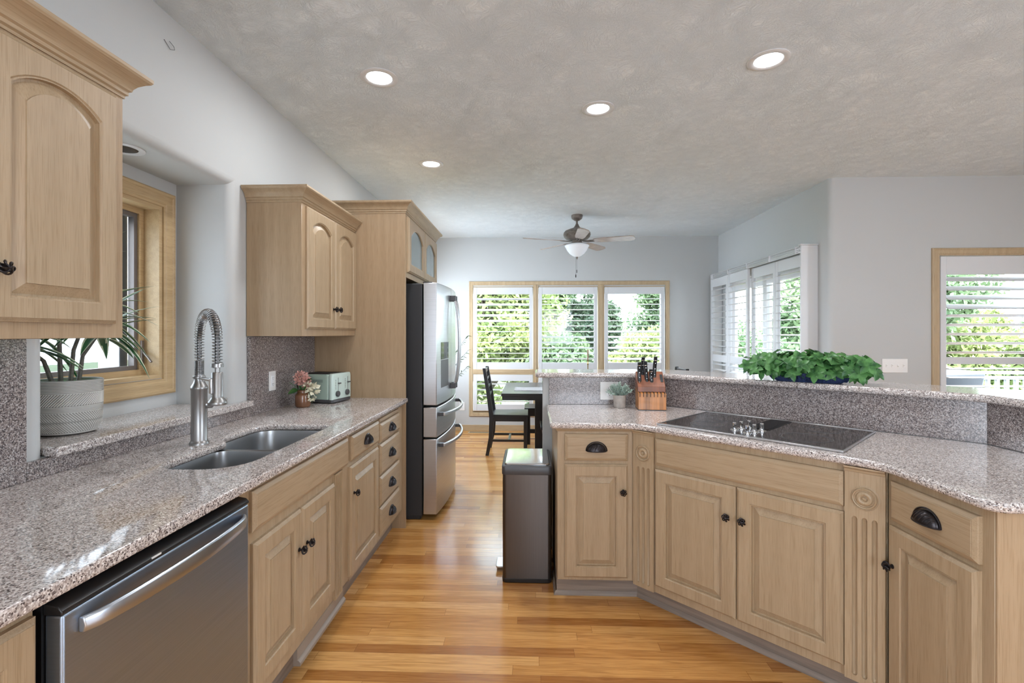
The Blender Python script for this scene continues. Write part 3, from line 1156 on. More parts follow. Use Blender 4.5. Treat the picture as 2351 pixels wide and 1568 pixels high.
sweep(t, [(L(1.84, y0), -0.004), (L(2.30, y0), -0.004)], [(0, 0), (0.012, 0), (0.012, 0.012), (0.006, 0.020), (0, 0.022)], 1, 0.085)
part('valance_board', t, simple('worn_grey_oak', (0.27, 0.225, 0.185), 0.5), c)
# narrow cabinet
y0 = 2.385
c = left_cab('base_cabinet', 'narrow oak base cabinet with one drawer over one door, beside the drawer stack', y0, 2.832)
add_drawer(c, L(2.385, y0), L(2.820, y0), 0.737, 0.862)
add_door(c, L(2.365, y0), L(2.808, y0), 0.168, 0.712, knob=(L(2.400, y0), 0.575))
y0 = 2.832
c = left_cab('drawer_cabinet', 'oak cabinet with four stacked drawers next to the fridge panel', y0, 3.380)
for (a, b) in ((0.724, 0.837), (0.530, 0.712), (0.345, 0.518), (0.168, 0.333)):
    add_drawer(c, L(2.846, y0), L(3.268, y0), a, b)
t = MB()
t.box(L(2.846, y0), L(3.262, y0), -0.012, 0.0, 0.846, 0.866)
part('top_rail', t, M_OAKH, c, bevel=0.003)

# dishwasher
c = thing('dishwasher', 'stainless dishwasher with bowed towel-bar handle', 'dishwasher', (-0.90, 0.858, 0), PI / 2)
mb = MB()
mb.box(0, 0.60, 0.0, 0.58, 0.10, 0.885)
part('tub', mb, M_BLACK, c)
mb = MB()
mb.box(0.004, 0.596, -0.036, -0.001, 0.105, 0.851)
part('door', mb, M_DWSTEEL, c, bevel=0.005, seg=3)
mb = MB()
pro = [(-0.001, 0.8515), (-0.035, 0.8515), (-0.037, 0.854), (-0.036, 0.860), (-0.028, 0.868), (-0.001, 0.873)]
mb.loft([[(x, y, z) for y, z in pro] for x in (0.002, 0.598)])
cp = part('control_strip', mb, M_BLACK, c, bevel=0.002)
mb = MB()
mb.loft([[(x, -0.0352, 0.8615), (x, -0.0372, 0.8615), (x, -0.0372, 0.8575), (x, -0.0352, 0.8575)] for x in (0.215, 0.243)])
part('status_light', mb, M_PLASTIC, cp)
mb = MB()
rings = []
for i in range(25):
    t = i / 24
    x = 0.035 + 0.53 * t
    bow = math.sin(PI * t)
    out = -0.037 - 0.042 * bow ** 0.6
    zc = 0.815 + 0.006 * bow
    hh = 0.014 + 0.004 * bow
    rings.append([(x, out - 0.010, zc - hh), (x, out - 0.014, zc), (x, out - 0.010, zc + hh), (x, out - 0.004, zc + hh + 0.003), (x, out, zc + hh), (x, out, zc - hh)])
mb.loft(rings)
part('handle', mb, simple('cool_handle_steel', (0.46, 0.50, 0.56), 0.30, 1.0), c, bevel=0.002, label='bowed stainless bar handle')
mb = MB()
mb.box(0.01, 0.59, 0.04, 0.05, 0.0, 0.10)
part('kick_plate', mb, M_BLACK, c)

# granite counter with sink cut-out
CZ0, CZ1 = 0.892, 0.922
SINK = [(-0.985, 1.575), (-0.985, 2.362), (-1.335, 2.362), (-1.335, 2.035), (-1.272, 1.985), (-1.272, 1.575)]
hole = fillet(SINK, [0.13, 0.05, 0.09, 0.03, 0.03, 0.09], 7)
mb = MB().prism([(-1.549, -1.2), (-0.860, -1.2), (-0.860, 3.383), (-1.549, 3.383)], CZ0, CZ1)
ct = part('countertop', mb, M_GRAN)
boolean(ct, [MB().prism(hole, CZ0 - 0.05, CZ1 + 0.05)])
bv = ct.modifiers.new('bevel', 'BEVEL')
bv.width = 0.011
bv.segments = 4
bv.limit_method = 'ANGLE'
bv.angle_limit = R(50)
tag(ct, 'long granite countertop with the undermount sink', 'countertop')
mb = MB()
mb.box(-1.549, -1.530, -1.2, 1.415, CZ1 + 0.0005, 1.357)
mb.box(-1.549, -1.530, 1.4165, 2.590, CZ1 + 0.0005, 0.978)
mb.box(-1.549, -1.530, 2.5915, 3.383, CZ1 + 0.0005, 1.357)
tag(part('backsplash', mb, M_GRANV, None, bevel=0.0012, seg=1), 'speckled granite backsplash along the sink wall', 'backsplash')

# sink
c = thing('kitchen_sink', 'undermount stainless double-bowl sink', 'sink', (0, 0, 0))


def basin(poly, rad, depth, drain):
    mb = MB()
    o = fillet(poly, rad, 7)
    cx = sum(p[0] for p in o) / len(o)
    cy = sum(p[1] for p in o) / len(o)

    def sc(k, z):
        return [(cx + (p[0] - cx) * k, cy + (p[1] - cy) * k, z) for p in o]
    mb.loft([sc(1.06, CZ0 - 0.001), sc(1.0, CZ0 - 0.0015), sc(0.985, CZ0 - 0.02), sc(0.955, CZ0 - depth + 0.03), sc(0.93, CZ0 - depth + 0.01), sc(0.86, CZ0 - depth), sc(0.2, CZ0 - depth - 0.004)], cap0=False, cap1=True)
    b = part('basin', mb, M_SINK, c, ang=60)
    m2 = MB()
    m2.lathe([(0.045, 0.0), (0.043, 0.003), (0.036, 0.001), (0.034, -0.004), (0.001, -0.004)], (drain[0], drain[1], CZ0 - depth - 0.001), 24)
    part('drain', m2, M_CHROME, b)
    return b


basin([(-0.975, 1.565), (-0.975, 1.945), (-1.285, 1.945), (-1.285, 1.565)], [0.13, 0.05, 0.05, 0.09], 0.19, (-1.13, 1.76))
basin([(-0.975, 1.972), (-0.975, 2.372), (-1.345, 2.372), (-1.345, 1.972)], [0.05, 0.05, 0.09, 0.05], 0.21, (-1.16, 2.17))
mb = MB()
mb.box(-1.36, -0.965, 1.944, 1.973, CZ0 - 0.02, CZ0 - 0.010)
part('divider', mb, M_STEEL, c, bevel=0.004)

# faucet
fb = Vector((-1.356, 1.933, CZ1))
fd = Vector((0.173, -0.146, 0)).normalized()
c = thing('kitchen_faucet', 'brushed nickel pull-down faucet with exposed spring', 'faucet', tuple(fb), math.atan2(fd.y, fd.x))
mb = MB()
mb.lathe([(0.036, 0), (0.036, 0.004), (0.033, 0.010), (0.0305, 0.014), (0.0295, 0.016), (0.0295, 0.222), (0.0315, 0.226), (0.0315, 0.231), (0.029, 0.238), (0.022, 0.250), (0.0185, 0.262), (0.0185, 0.270)], seg=36)
part('body', mb, M_NICKEL, c)
mb = MB()
mb.lathe([(0.0205, 0.268), (0.0205, 0.280), (0.0175, 0.281), (0.0175, 0.285)], seg=28)
prf = []
for k in range(17):
    z = 0.285 + k * 0.0034
    prf += [(0.0165, z), (0.0188, z + 0.0012), (0.0165, z + 0.0026)]
mb.lathe(prf, seg=24)
part('threaded_collar', mb, M_NICKEL, c)
# hose + spring
RE = 0.113
zl = 0.345
path = []
for k in range(12):
    path.append(Vector((0, 0, zl + (0.420 - zl) * k / 12)))
for k in range(31):
    a = PI - PI * k / 30
    path.append(Vector((RE + RE * math.cos(a), 0, 0.420 + RE * math.sin(a))))
for k in range(1, 15):
    path.append(Vector((2 * RE, 0, 0.420 - 0.098 * k / 14)))
mb = MB()
mb.tube([tuple(p) for p in path], 0.0095, 12)
part('hose', mb, simple('hose_dark_steel', (0.12, 0.12, 0.12), 0.35, 0.8), c)
# arc length param for the coil
cum = [0.0]
for a, b in zip(path[:-1], path[1:]):
    cum.append(cum[-1] + (b - a).length)
tot = cum[-1]
turns = 46
hel = []
for i in range(turns * 12 + 1):
    s_ = tot * i / (turns * 12)
    j = 0
    while j < len(cum) - 2 and cum[j + 1] < s_:
        j += 1
    t = (s_ - cum[j]) / max(1e-9, cum[j + 1] - cum[j])
    p = path[j].lerp(path[j + 1], t)
    tg = (path[j + 1] - path[j]).normalized()
    bn_ = Vector((0, 1, 0))
    nn = tg.cross(bn_).normalized()
    ph = 2 * PI * i / 12
    hel.append(tuple(p + (nn * math.cos(ph) + bn_ * math.sin(ph)) * 0.0175))
mb = MB()
mb.tube(hel, 0.0016, 6)
part('spring', mb, M_NICKEL, c)
hx = 2 * RE
mb = MB()
mb.lathe([(0.0215, 0.325), (0.0215, 0.338), (0.019, 0.340)], (hx, 0, 0), 24)
mb.lathe([(0.0095, 0.300), (0.0095, 0.326)], (hx, 0, 0), 16)
mb.lathe([(0.031, 0.182), (0.033, 0.188), (0.031, 0.196), (0.023, 0.206), (0.0195, 0.214), (0.0195, 0.302), (0.017, 0.306)], (hx, 0, 0), 28)
part('spray_head', mb, M_NICKEL, c)
mb = MB()
mb.box(hx - 0.010, hx + 0.010, -0.0265, -0.018, 0.225, 0.285)
part('spray_button', mb, M_STEEL, c, bevel=0.003)
mb = MB()
mb.lathe([(0.023, 0.268), (0.023, 0.280)], seg=24)
mb.box(0.0, hx - 0.014, -0.008, 0.008, 0.266, 0.276)
part('dock_arm', mb, M_NICKEL, c, bevel=0.002)
mb = MB()
A = Matrix.Translation((0, 0, 0.16)) @ Matrix.Rotation(R(68), 4, 'Z') @ Matrix.Rotation(PI / 2, 4, 'Y')
mb.lathe([(0.016, 0.022), (0.016, 0.045), (0.012, 0.050)], seg=20, M=A)
mb.tube([(0.015, 0.04, 0.16), (0.04, 0.055, 0.168), (0.085, 0.075, 0.185)], 0.006, 8)
part('lever', mb, M_NICKEL, c)

# ------------------------------------------------------------ upper cabinets
UX = -1.240
CROWN = [(0, -0.012), (0.004, -0.012), (0.004, -0.004), (0.010, 0.0), (0.010, 0.010), (0.016, 0.014), (0.018, 0.022), (0.026, 0.034), (0.040, 0.046), (0.050, 0.052), (0.054, 0.058), (0.054, 0.068), (0, 0.068)]


def upper(label, y0, y1, doors, name='wall_cabinet'):
    rt = thing(name, label, 'cabinet', (UX, y0, 1.36), PI / 2)
    w = y1 - y0
    H = 0.745
    mb = MB()
    mb.box(0, w, 0.0, 0.307, 0.0, H)
    part('cabinet_body', mb, M_PANEL, rt, bevel=0.0015, seg=1)
    for (a, b, ka) in doors:
        add_door(rt, a - y0, b - y0, 0.042, H - 0.027, y=0.0, knob=(ka - y0, 0.165), arch=0.045)
    return rt


c = upper('oak wall cabinet with arched door nearest the viewer', 0.55, 1.428, [(1.035, 1.392, 1.064), (0.66, 1.030, 0.995)])
mb = MB()
sweep(mb, [(-0.3, 0), (0.878, 0), (0.878, 0.306)], CROWN, 1, 0.742)
part('crown_moulding', mb, M_OAKH, c, ang=25)
c = upper('oak wall cabinet with two arched doors between window and fridge', 2.582, 3.380, [(2.620, 2.992, 2.962), (2.998, 3.360, 3.028)])
mb = MB()
sweep(mb, [(0.0, 0.306), (0.0, 0), (0.797, 0)], CROWN, 1, 0.742)
part('crown_moulding', mb, M_OAKH, c, ang=25)

# fridge surround cabinet
PF = -0.880
c = thing('fridge_cabinet', 'tall oak fridge surround with glass doors on top', 'cabinet', (PF, 3.385, 0), PI / 2)
mb = MB()
mb.box(0, 0.020, 0, 0.667, 0, 2.24)
part('side_panel', mb, M_PANEL, c, bevel=0.0015, seg=1)
mb = MB()
mb.box(1.075, 1.095, 0, 0.667, 0, 2.24)
part('side_panel', mb, M_PANEL, c, bevel=0.0015, seg=1)
mb = MB()
mb.box(0.021, 1.074, 0.0, 0.667, 1.775, 2.24)
part('cabinet_body', mb, M_OAKV, c, bevel=0.0015, seg=1)
for (a, b) in ((0.035, 0.543), (0.552, 1.060)):
    d = part('glass_door', door_mb(b - a, 0.395, 0.07, 0.058, glass=True), M_OAKV, c, ang=9)
    d.location = (a, 0, 1.815)
    g = MB()
    g.box(0.055, b - a - 0.055, -0.009, -0.006, 0.055, 0.34)
    part('glass_pane', g, M_CABGLASS, d)
mb = MB()
sweep(mb, [(0.0, 0.667), (0.0, 0), (1.095, 0), (1.095, 0.667)], CROWN, 1, 2.238)
part('crown_moulding', mb, M_OAKH, c, ang=25)

# ------------------------------------------------------------ refrigerator
FW = 0.905
c = thing('refrigerator', 'stainless french door refrigerator with black sides', 'refrigerator', (-0.790, 3.530, 0), PI / 2)
mb = MB()
mb.box(0.003, FW - 0.003, 0.004, 0.70, 0.03, 1.745)
mb.box(0.02, FW - 0.02, 0.02, 0.68, 0.0, 0.03)
part('body', mb, M_FRBODY, c, bevel=0.006)


def bowed(x0, x1, z0, z1, back=-0.004, th=0.103, b=0.034, n=14):
    m = MB()
    poly = [(x0, back)]
    xs = [x0 + (x1 - x0) * k / n for k in range(n + 1)]
    fr = [(x, -th - b * (1 - ((x - FW / 2) / (FW / 2)) ** 2)) for x in xs]
    poly = [(x0, back)] + fr + [(x1, back)]
    m.prism(poly, z0, z1)
    return m


def fy(x, b=0.034, th=0.103):
    return -th - b * (1 - ((x - FW / 2) / (FW / 2)) ** 2)


dl = part('door', bowed(0.0, FW / 2 - 0.003, 0.848, 1.750), M_STEEL, c, bevel=0.004, ang=20)
dr = part('door', bowed(FW / 2 + 0.003, FW, 0.848, 1.750), M_STEEL, c, bevel=0.004, ang=20)
d3 = part('drawer', bowed(0.0, FW, 0.612, 0.832), M_STEEL, c, bevel=0.004, ang=20)
d4 = part('drawer', bowed(0.0, FW, 0.045, 0.598), M_STEEL, c, bevel=0.004, ang=20)
for (d, x) in ((dl, FW / 2 - 0.035), (dr, FW / 2 + 0.035)):
    m = MB()
    pts = []
    yy = fy(x)
    for k in range(17):
        t = k / 16
        pts.append((x, yy - 0.012 - 0.058 * math.sin(PI * t) ** 0.45 + 0.0, 0.93 + 0.76 * t))
    m.tube(pts, 0.0125, 10, flat=0.8)
    part('handle', m, M_STEEL, d)
    for z in (0.95, 1.665):
        m = MB()
        m.box(x - 0.014, x + 0.014, yy - 0.045, yy + 0.002, z - 0.022, z + 0.022)
        part('handle_mount', m, M_DGREY, d, bevel=0.003)
for (d, z) in ((d3, 0.775), (d4, 0.545)):
    m = MB()
    rings = []
    for k in range(21):
        t = k / 20
        x = 0.05 + (FW - 0.10) * t
        y = fy(x) - 0.030 - 0.040 * math.sin(PI * t) ** 0.8
        rings.append([(x, y, z - 0.014), (x, y - 0.016, z - 0.012), (x, y - 0.016, z + 0.012), (x, y, z + 0.014)])
    m.loft(rings)
    part('handle', m, M_STEEL, d, bevel=0.003)
    for x in (0.065, FW - 0.065):
        m = MB()
        m.box(x - 0.018, x + 0.018, fy(x) - 0.034, fy(x) + 0.002, z - 0.013, z + 0.013)
        part('handle_mount', m, M_DGREY, d, bevel=0.002)
m = MB()
rings = []
for x in (0.10, 0.16, 0.22, 0.28, 0.33):
    y = fy(x)
    rings.append([(x, y + 0.002, 1.18), (x, y - 0.002, 1.18), (x, y - 0.002, 1.31), (x, y + 0.002, 1.31)])
m.loft(rings)
part('dispenser_display', m, simple('dark_mirror_display', (0.05, 0.055, 0.06), 0.1), dl)
m = MB()
rings = []
for x in (0.105, 0.16, 0.22, 0.28, 0.325):
    y = fy(x)
    rings.append([(x, y + 0.002, 0.965), (x, y - 0.001, 0.965), (x, y - 0.001, 1.175), (x, y + 0.002, 1.175)])
m.loft(rings)
part('dispenser_recess', m, M_DGREY, dl)
for xh in (0.01, 0.80):
    part('hinge_cover', MB().box(xh, xh + 0.09, -0.07, 0.0, 1.7465, 1.758), M_BLACK, c, bevel=0.003)

# ------------------------------------------------------------ island
FA = (0.140, 2.490)
FB = (0.533, 2.490)
FC = (1.265, 1.758)
FD = (1.265, 1.365)
Q = PI / 4
IZ0, IZ1 = 0.112, 0.891

ca = thing('base_cabinet', 'narrow oak island cabinet beside the trash can', 'cabinet', (FA[0], FA[1], 0), 0)
mb = MB()
mb.box(0, 0.393, 0, 0.60, IZ0, IZ1)
part('cabinet_body', mb, M_OAKV, ca, bevel=0.0015, seg=1)
add_drawer(ca, 0.037, 0.357, 0.727, 0.862)
add_door(ca, 0.037, 0.357, 0.130, 0.708, knob=(0.330, 0.573))
mb = MB()
mb.box(0.0, 0.425, 0.070, 0.085, 0.0, IZ0)
mb.box(0.0, 0.015, 0.085, 0.60, 0.0, IZ0)
sweep(mb, [(-0.004, 0.30), (-0.004, 0.068), (0.425, 0.068)], [(0, 0), (0.011, 0), (0.011, 0.006), (0.006, 0.014), (0, 0.022)], 1, 0.0)
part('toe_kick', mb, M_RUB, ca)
mb = MB()
sweep(mb, [(0.0, 0.3), (0.0, 0), (0.393, 0)], [(0, 0), (0.004, 0.002), (0.006, 0.008), (0.012, 0.013), (0.012, 0.018), (0, 0.018)], 1, IZ1 - 0.018)
part('cap_moulding', mb, M_OAKH, ca)

cbx = thing('cooktop_cabinet', 'angled oak island cabinet with double doors below the cooktop', 'cabinet', (FB[0], FB[1], 0), -Q)
LB = 1.035
mb = MB()
mb.box(0.001, LB - 0.001, 0, 0.60, IZ0 - 0.012, IZ1)
part('cabinet_body', mb, M_OAKV, cbx, bevel=0.0015, seg=1)
add_drawer(cbx, 0.122, 0.905, 0.732, 0.862, pull=False, name='false_front')
add_door(cbx, 0.122, 0.511, 0.140, 0.712, knob=(0.480, 0.578))
add_door(cbx, 0.516, 0.905, 0.140, 0.712, knob=(0.547, 0.578))
fluted(cbx, 0.003, 0.119, 0.105, IZ1 - 0.001, 0.125, 0.708, medal=0.778)
fluted(cbx, 0.909, 1.031, 0.105, IZ1 - 0.001, 0.125, 0.708, medal=0.778)
mb = MB()
mb.box(-0.03, LB - 0.03, 0.070, 0.085, 0.0, IZ0 - 0.012)
sweep(mb, [(-0.03, 0.068), (LB - 0.03, 0.068)], [(0, 0), (0.011, 0), (0.011, 0.006), (0.006, 0.014), (0, 0.022)], 1, 0.0)
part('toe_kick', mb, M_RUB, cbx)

cc = thing('base_cabinet', 'oak island cabinet at the right end, past the cooktop doors', 'cabinet', (FC[0], FC[1], 0), -PI / 2)
mb = MB()
mb.box(0.001, 0.393, 0, 0.60, IZ0 - 0.012, IZ1)
part('cabinet_body', mb, M_OAKV, cc, bevel=0.0015, seg=1)
add_drawer(cc, 0.028, 0.358, 0.727, 0.862)
add_door(cc, 0.022, 0.356, 0.130, 0.708, knob=(0.048, 0.573))
mb = MB()
mb.box(0.394, 0.399, 0.001, 0.75, 0.0, IZ1)
part('end_panel', mb, M_PANEL, cc)
mb = MB()
mb.box(-0.03, 0.393, 0.070, 0.085, 0.0, IZ0 - 0.012)
part('toe_kick', mb, M_RUB, cc)

# island granite top
top = [(0.102, 2.455), (0.5185, 2.455), (1.230, 1.7435), (1.230, 1.330), (1.869, 1.330), (1.869, 2.05), (0.809, 3.109), (0.102, 3.109)]
o = part('countertop', MB().prism(fillet(top, [0.018, 0.14, 0.14, 0.055, 0, 0, 0, 0], 8), CZ0, CZ1), M_GRAN, None, bevel=0.011, seg=4)
o.modifiers['bevel'].angle_limit = R(50)
tag(o, 'angled granite island countertop holding the cooktop', 'countertop')
# backsplash and pony wall
mb = MB()
th = 0.018
a1 = th * math.tan(PI / 8)
mb.prism([(0.123, 3.110), (0.810, 3.110), (0.810 + a1, 3.128), (0.123, 3.128)], CZ1 + 0.0005, 1.0945)
mb.prism([(0.8115, 3.1095), (1.870, 2.051), (1.870 + 0.018, 2.051 + a1), (0.810 + a1 + 0.0015, 3.128)], CZ1 + 0.0005, 1.0945)
mb.prism([(1.870, 2.049), (1.870, 1.372), (1.888, 1.372), (1.888, 2.049 + a1)], CZ1 + 0.0005, 1.0945)
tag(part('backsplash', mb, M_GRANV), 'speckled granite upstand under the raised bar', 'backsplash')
k = 0.130
a2 = (0.019 + k) * math.tan(PI / 8)
a1 = 0.019 * math.tan(PI / 8)
mb = MB().prism([(0.083, 3.129), (0.810 + a1, 3.129), (1.889, 2.050 + a1), (1.889, 1.372), (1.889 + k, 1.372), (1.889 + k, 2.050 + a2), (0.810 + a2, 3.129 + k), (0.083, 3.129 + k)], 0.0, 1.0945)
structure('wall_bar', mb, M_WALL, label='grey half-height wall carrying the granite bar', cat='wall')
bo = 0.045
e = lambda d: d * math.tan(PI / 8)
fl = [(0.034, 3.110 - bo), (0.810 - e(bo), 3.110 - bo), (1.870 - bo, 2.050 - e(bo)), (1.870 - bo, 1.34), (2.18, 1.34), (2.18, 2.170), (0.960, 3.390), (0.034, 3.390)]
o = part('bar_top', MB().prism(fillet(fl, [0.03, 0.12, 0.12, 0, 0, 0.1, 0.1, 0.03], 8), 1.0955, 1.1275), M_GRAN, None, bevel=0.012, seg=4)
o.modifiers['bevel'].angle_limit = R(50)
tag(o, 'raised granite bar top running behind the cooktop', 'bar top')

# cooktop
sC, dC = 0.505, 0.303
ccx = FB[0] + (sC + dC) * math.cos(Q)
ccy = FB[1] + (-sC + dC) * math.sin(Q)
ck = thing('cooktop', 'black glass electric cooktop with stainless edge', 'cooktop', (ccx, ccy, CZ1), -Q)
mb = MB()
mb.box(-0.385, 0.385, -0.268, 0.268, 0.0005, 0.006)
part('glass_surface', mb, M_GLASSTOP, ck, bevel=0.001, seg=1)
mb = MB()
mb.box(-0.392, 0.392, -0.282, -0.262, 0.0005, 0.009)
for x in (-0.392, 0.386):
    mb.box(x, x + 0.006, -0.262, 0.270, 0.0005, 0.009)
mb.box(-0.392, 0.392, 0.266, 0.272, 0.0005, 0.009)
part('trim', mb, M_STEEL, ck, bevel=0.0015)
mb = MB()
mb.box(-0.045, 0.052, -0.06, 0.245, 0.005, 0.0085)
for k in range(26):
    y = -0.050 + k * 0.0113
    mb.box(-0.040, 0.047, y, y + 0.005, 0.0085, 0.0105)
part('vent_grille', mb, M_BLACK, ck)
for (x, y) in ((-0.060, -0.165), (-0.050, -0.115), (-0.035, -0.062), (0.010, -0.200), (0.022, -0.150), (0.036, -0.100)):
    m = MB()
    m.lathe([(0.019, 0.0), (0.019, 0.003), (0.016, 0.005), (0.009, 0.006), (0.008, 0.022), (0.009, 0.024), (0.009, 0.034), (0.006, 0.037)], (x, y, 0.006), 18)
    m.box(x - 0.003, x + 0.003, y - 0.012, y + 0.012, 0.028, 0.040)
    part('knob', m, M_CHROME, ck)
for (x, y, r) in ((0.215, -0.105, 0.102), (0.225, 0.135, 0.075), (-0.215, -0.11, 0.08), (-0.225, 0.125, 0.10)):
    m = MB()
    for rr_ in (r, r * 0.9):
        n = 48
        m.loft([[(x + q * math.cos(2 * PI * i / n), y + q * math.sin(2 * PI * i / n), zz) for i in range(n)] for q, zz in ((rr_, 0.006), (rr_, 0.0064), (rr_ - 0.0022, 0.0064), (rr_ - 0.0022, 0.006))], False, False)
    part('burner_ring', m, M_RING, ck)

# outlets and switches
def outlet(label, loc, rz, w=0.072, h=0.115, kind='outlet'):
    rt = thing('wall_outlet', label, 'outlet', loc, rz)
    part('cover_plate', MB().box(-w / 2, w / 2, -0.006, 0, -h / 2, h / 2), M_PLASTIC, rt, bevel=0.002)
    m = MB()
    m.box(-0.017, 0.017, -0.008, -0.005, -0.034, 0.034)
    f = part('receptacle', m, M_VINYL, rt, bevel=0.001)
    m = MB()
    for z in (-0.018, 0.018):
        for x in (-0.006, 0.006):
            m.box(x - 0.0012, x + 0.0012, -0.0085, -0.0079, z - 0.004, z + 0.004)
        m.lathe([(0.0025, 0), (0.0025, 0.0005)], seg=8, M=Matrix.Translation((0, -0.0079, z - 0.010)) @ Matrix.Rotation(PI / 2, 4, 'X'))
    part('slots', m, M_SLOT, f)
    return rt


outlet('white outlet on the granite beside the flower vase', (-1.530, 2.810, 1.095), PI / 2)
outlet('white outlet on the bar upstand behind the small potted plant', (0.505, 3.110, 1.010), 0, w=0.115)
outlet('white outlet low on the far wall beside the fridge', (-0.965, YB, 0.345), 0)
sp = thing('switch_plate', 'white four-gang switch plate left of the deck window', 'switch', (3.173, YE, 1.096), 0)
part('cover_plate', MB().box(-0.108, 0.108, -0.006, 0, -0.060, 0.060), M_PLASTIC, sp, bevel=0.002)
for k in range(4):
    x = -0.072 + 0.048 * k
    m = MB()
    m.box(x - 0.005, x + 0.005, -0.010, -0.005, -0.012, 0.012)
    m.box(x - 0.003, x + 0.003, -0.019, -0.009, 0.000 if k != 2 else -0.008, 0.008 if k != 2 else 0.0)
    m.lathe([(0.003, 0), (0.003, 0.001)], seg=8, M=Matrix.Translation((x, -0.006, 0.030)) @ Matrix.Rotation(PI / 2, 4, 'X'))
    m.lathe([(0.003, 0), (0.003, 0.001)], seg=8, M=Matrix.Translation((x, -0.006, -0.030)) @ Matrix.Rotation(PI / 2, 4, 'X'))
    part('toggle', m, M_PLASTIC, sp)

# ------------------------------------------------------------ toaster
t_ = thing('toaster', 'mint green four-slice toaster against the fridge panel', 'toaster', (-1.375, 3.195, CZ1), R(-11))
mb = MB()
poly = fillet([(-0.135, -0.105), (0.100, -0.105), (0.100, 0.105), (-0.135, 0.105)], 0.02, 5)
mb.loft([[(x * k_, y * k_, z) for x, y in poly] for z, k_ in ((0.026, 1.0), (0.165, 1.0), (0.178, 0.985), (0.185, 0.95), (0.188, 0.90))])
part('shell', mb, M_MINT, t_, ang=50)
mb = MB()
poly = fillet([(0.098, -0.110), (0.128, -0.110), (0.128, 0.110), (0.098, 0.110)], 0.012, 4)
mb.loft([[(x, y * k_, z) for x, y in poly] for z, k_ in ((0.024, 1.0), (0.168, 1.0), (0.184, 0.97), (0.192, 0.90))])
fp = part('control_face', mb, M_MINTL, t_, bevel=0.002)
mb = MB()
mb.prism(fillet([(-0.138, -0.109), (0.130, -0.109), (0.130, 0.109), (-0.138, 0.109)], 0.02, 4), 0.006, 0.026)
for (x, y) in ((-0.11, -0.08), (0.10, -0.08), (0.10, 0.08), (-0.11, 0.08)):
    mb.lathe([(0.010, 0), (0.010, 0.007)], (x, y, 0), 10)
part('base', mb, M_DGREY, t_, bevel=0.002)
mb = MB()
mb.box(-0.115, 0.088, -0.088, 0.088, 0.184, 0.191)
sl_ = part('top_plate', mb, M_DGREY, t_, bevel=0.002)
mb = MB()
for y in (-0.066, -0.032, 0.032, 0.066):
    mb.box(-0.10, 0.075, y - 0.011, y + 0.011, 0.1905, 0.192)
part('bread_slots', mb, M_SLOT, sl_)
mb = MB()
for i in range(26):
    for j in range(4):
        mb.box(-0.105 + i * 0.0062, -0.1015 + i * 0.0062, -0.1058, -0.1048, 0.138 + j * 0.0045, 0.1402 + j * 0.0045)
part('vent_dots', mb, M_DGREY, t_)
for y in (-0.055, 0.055):
    mb = MB()
    A = Matrix.Translation((0.128, y, 0.060)) @ Matrix.Rotation(PI / 2, 4, 'Y')
    mb.lathe([(0.019, 0), (0.019, 0.010), (0.016, 0.013)], seg=20, M=A)
    part('dial', mb, M_DGREY, t_)
    mb = MB()
    mb.box(0.128, 0.142, y - 0.016 + 0.02, y + 0.028, 0.124, 0.131)
    part('lever', mb, M_DGREY, t_, bevel=0.002)
    mb = MB()
    mb.box(0.1275, 0.1288, y + 0.010, y + 0.013, 0.06, 0.165)
    for q in range(6):
        mb.box(0.1275, 0.1290, y - 0.020, y - 0.014, 0.092 + q * 0.011, 0.096 + q * 0.011)
    part('control_marks', mb, M_DGREY, fp)


# ------------------------------------------------------------ leaves
def leaf_blade(mb, base, direction, normal, length, width, curl=0.2, mi=0, n=5, fold=0.25, edge_mi=None):
    """pointed elliptical leaf, folded along the midrib; edge_mi paints a margin strip"""
    d = Vector(direction).normalized()
    nn = Vector(normal)
    s_ = d.cross(nn)
    if s_.length < 1e-5:
        s_ = d.cross(Vector((1, 0.3, 0.2)))
    s_.normalize()
    nn = s_.cross(d).normalized()
    base = Vector(base)
    b0 = len(mb.v)
    cols = 5 if edge_mi is not None else 3
    us = (-1, -0.62, 0, 0.62, 1) if cols == 5 else (-1, 0, 1)
    for i in range(n + 1):
        t = i / n
        w = width * 0.5 * (math.sin(PI * min(1, t ** 0.85)) ** 0.8 if 0 < t < 1 else 0.03)
        p = base + d * (length * t) - nn * (curl * length * t * t)
        for u in us:
            mb.v.append(tuple(p + s_ * (w * u) + nn * (abs(u) * w * fold)))
    for i in range(n):
        for j in range(cols - 1):
            a = b0 + i * cols + j
            mb.f.append([a, a + 1, a + cols + 1, a + cols])
            mb.m.append(edge_mi if (edge_mi is not None and j in (0, cols - 2)) else mi)


def rnd(a, b):
    return random.uniform(a, b)


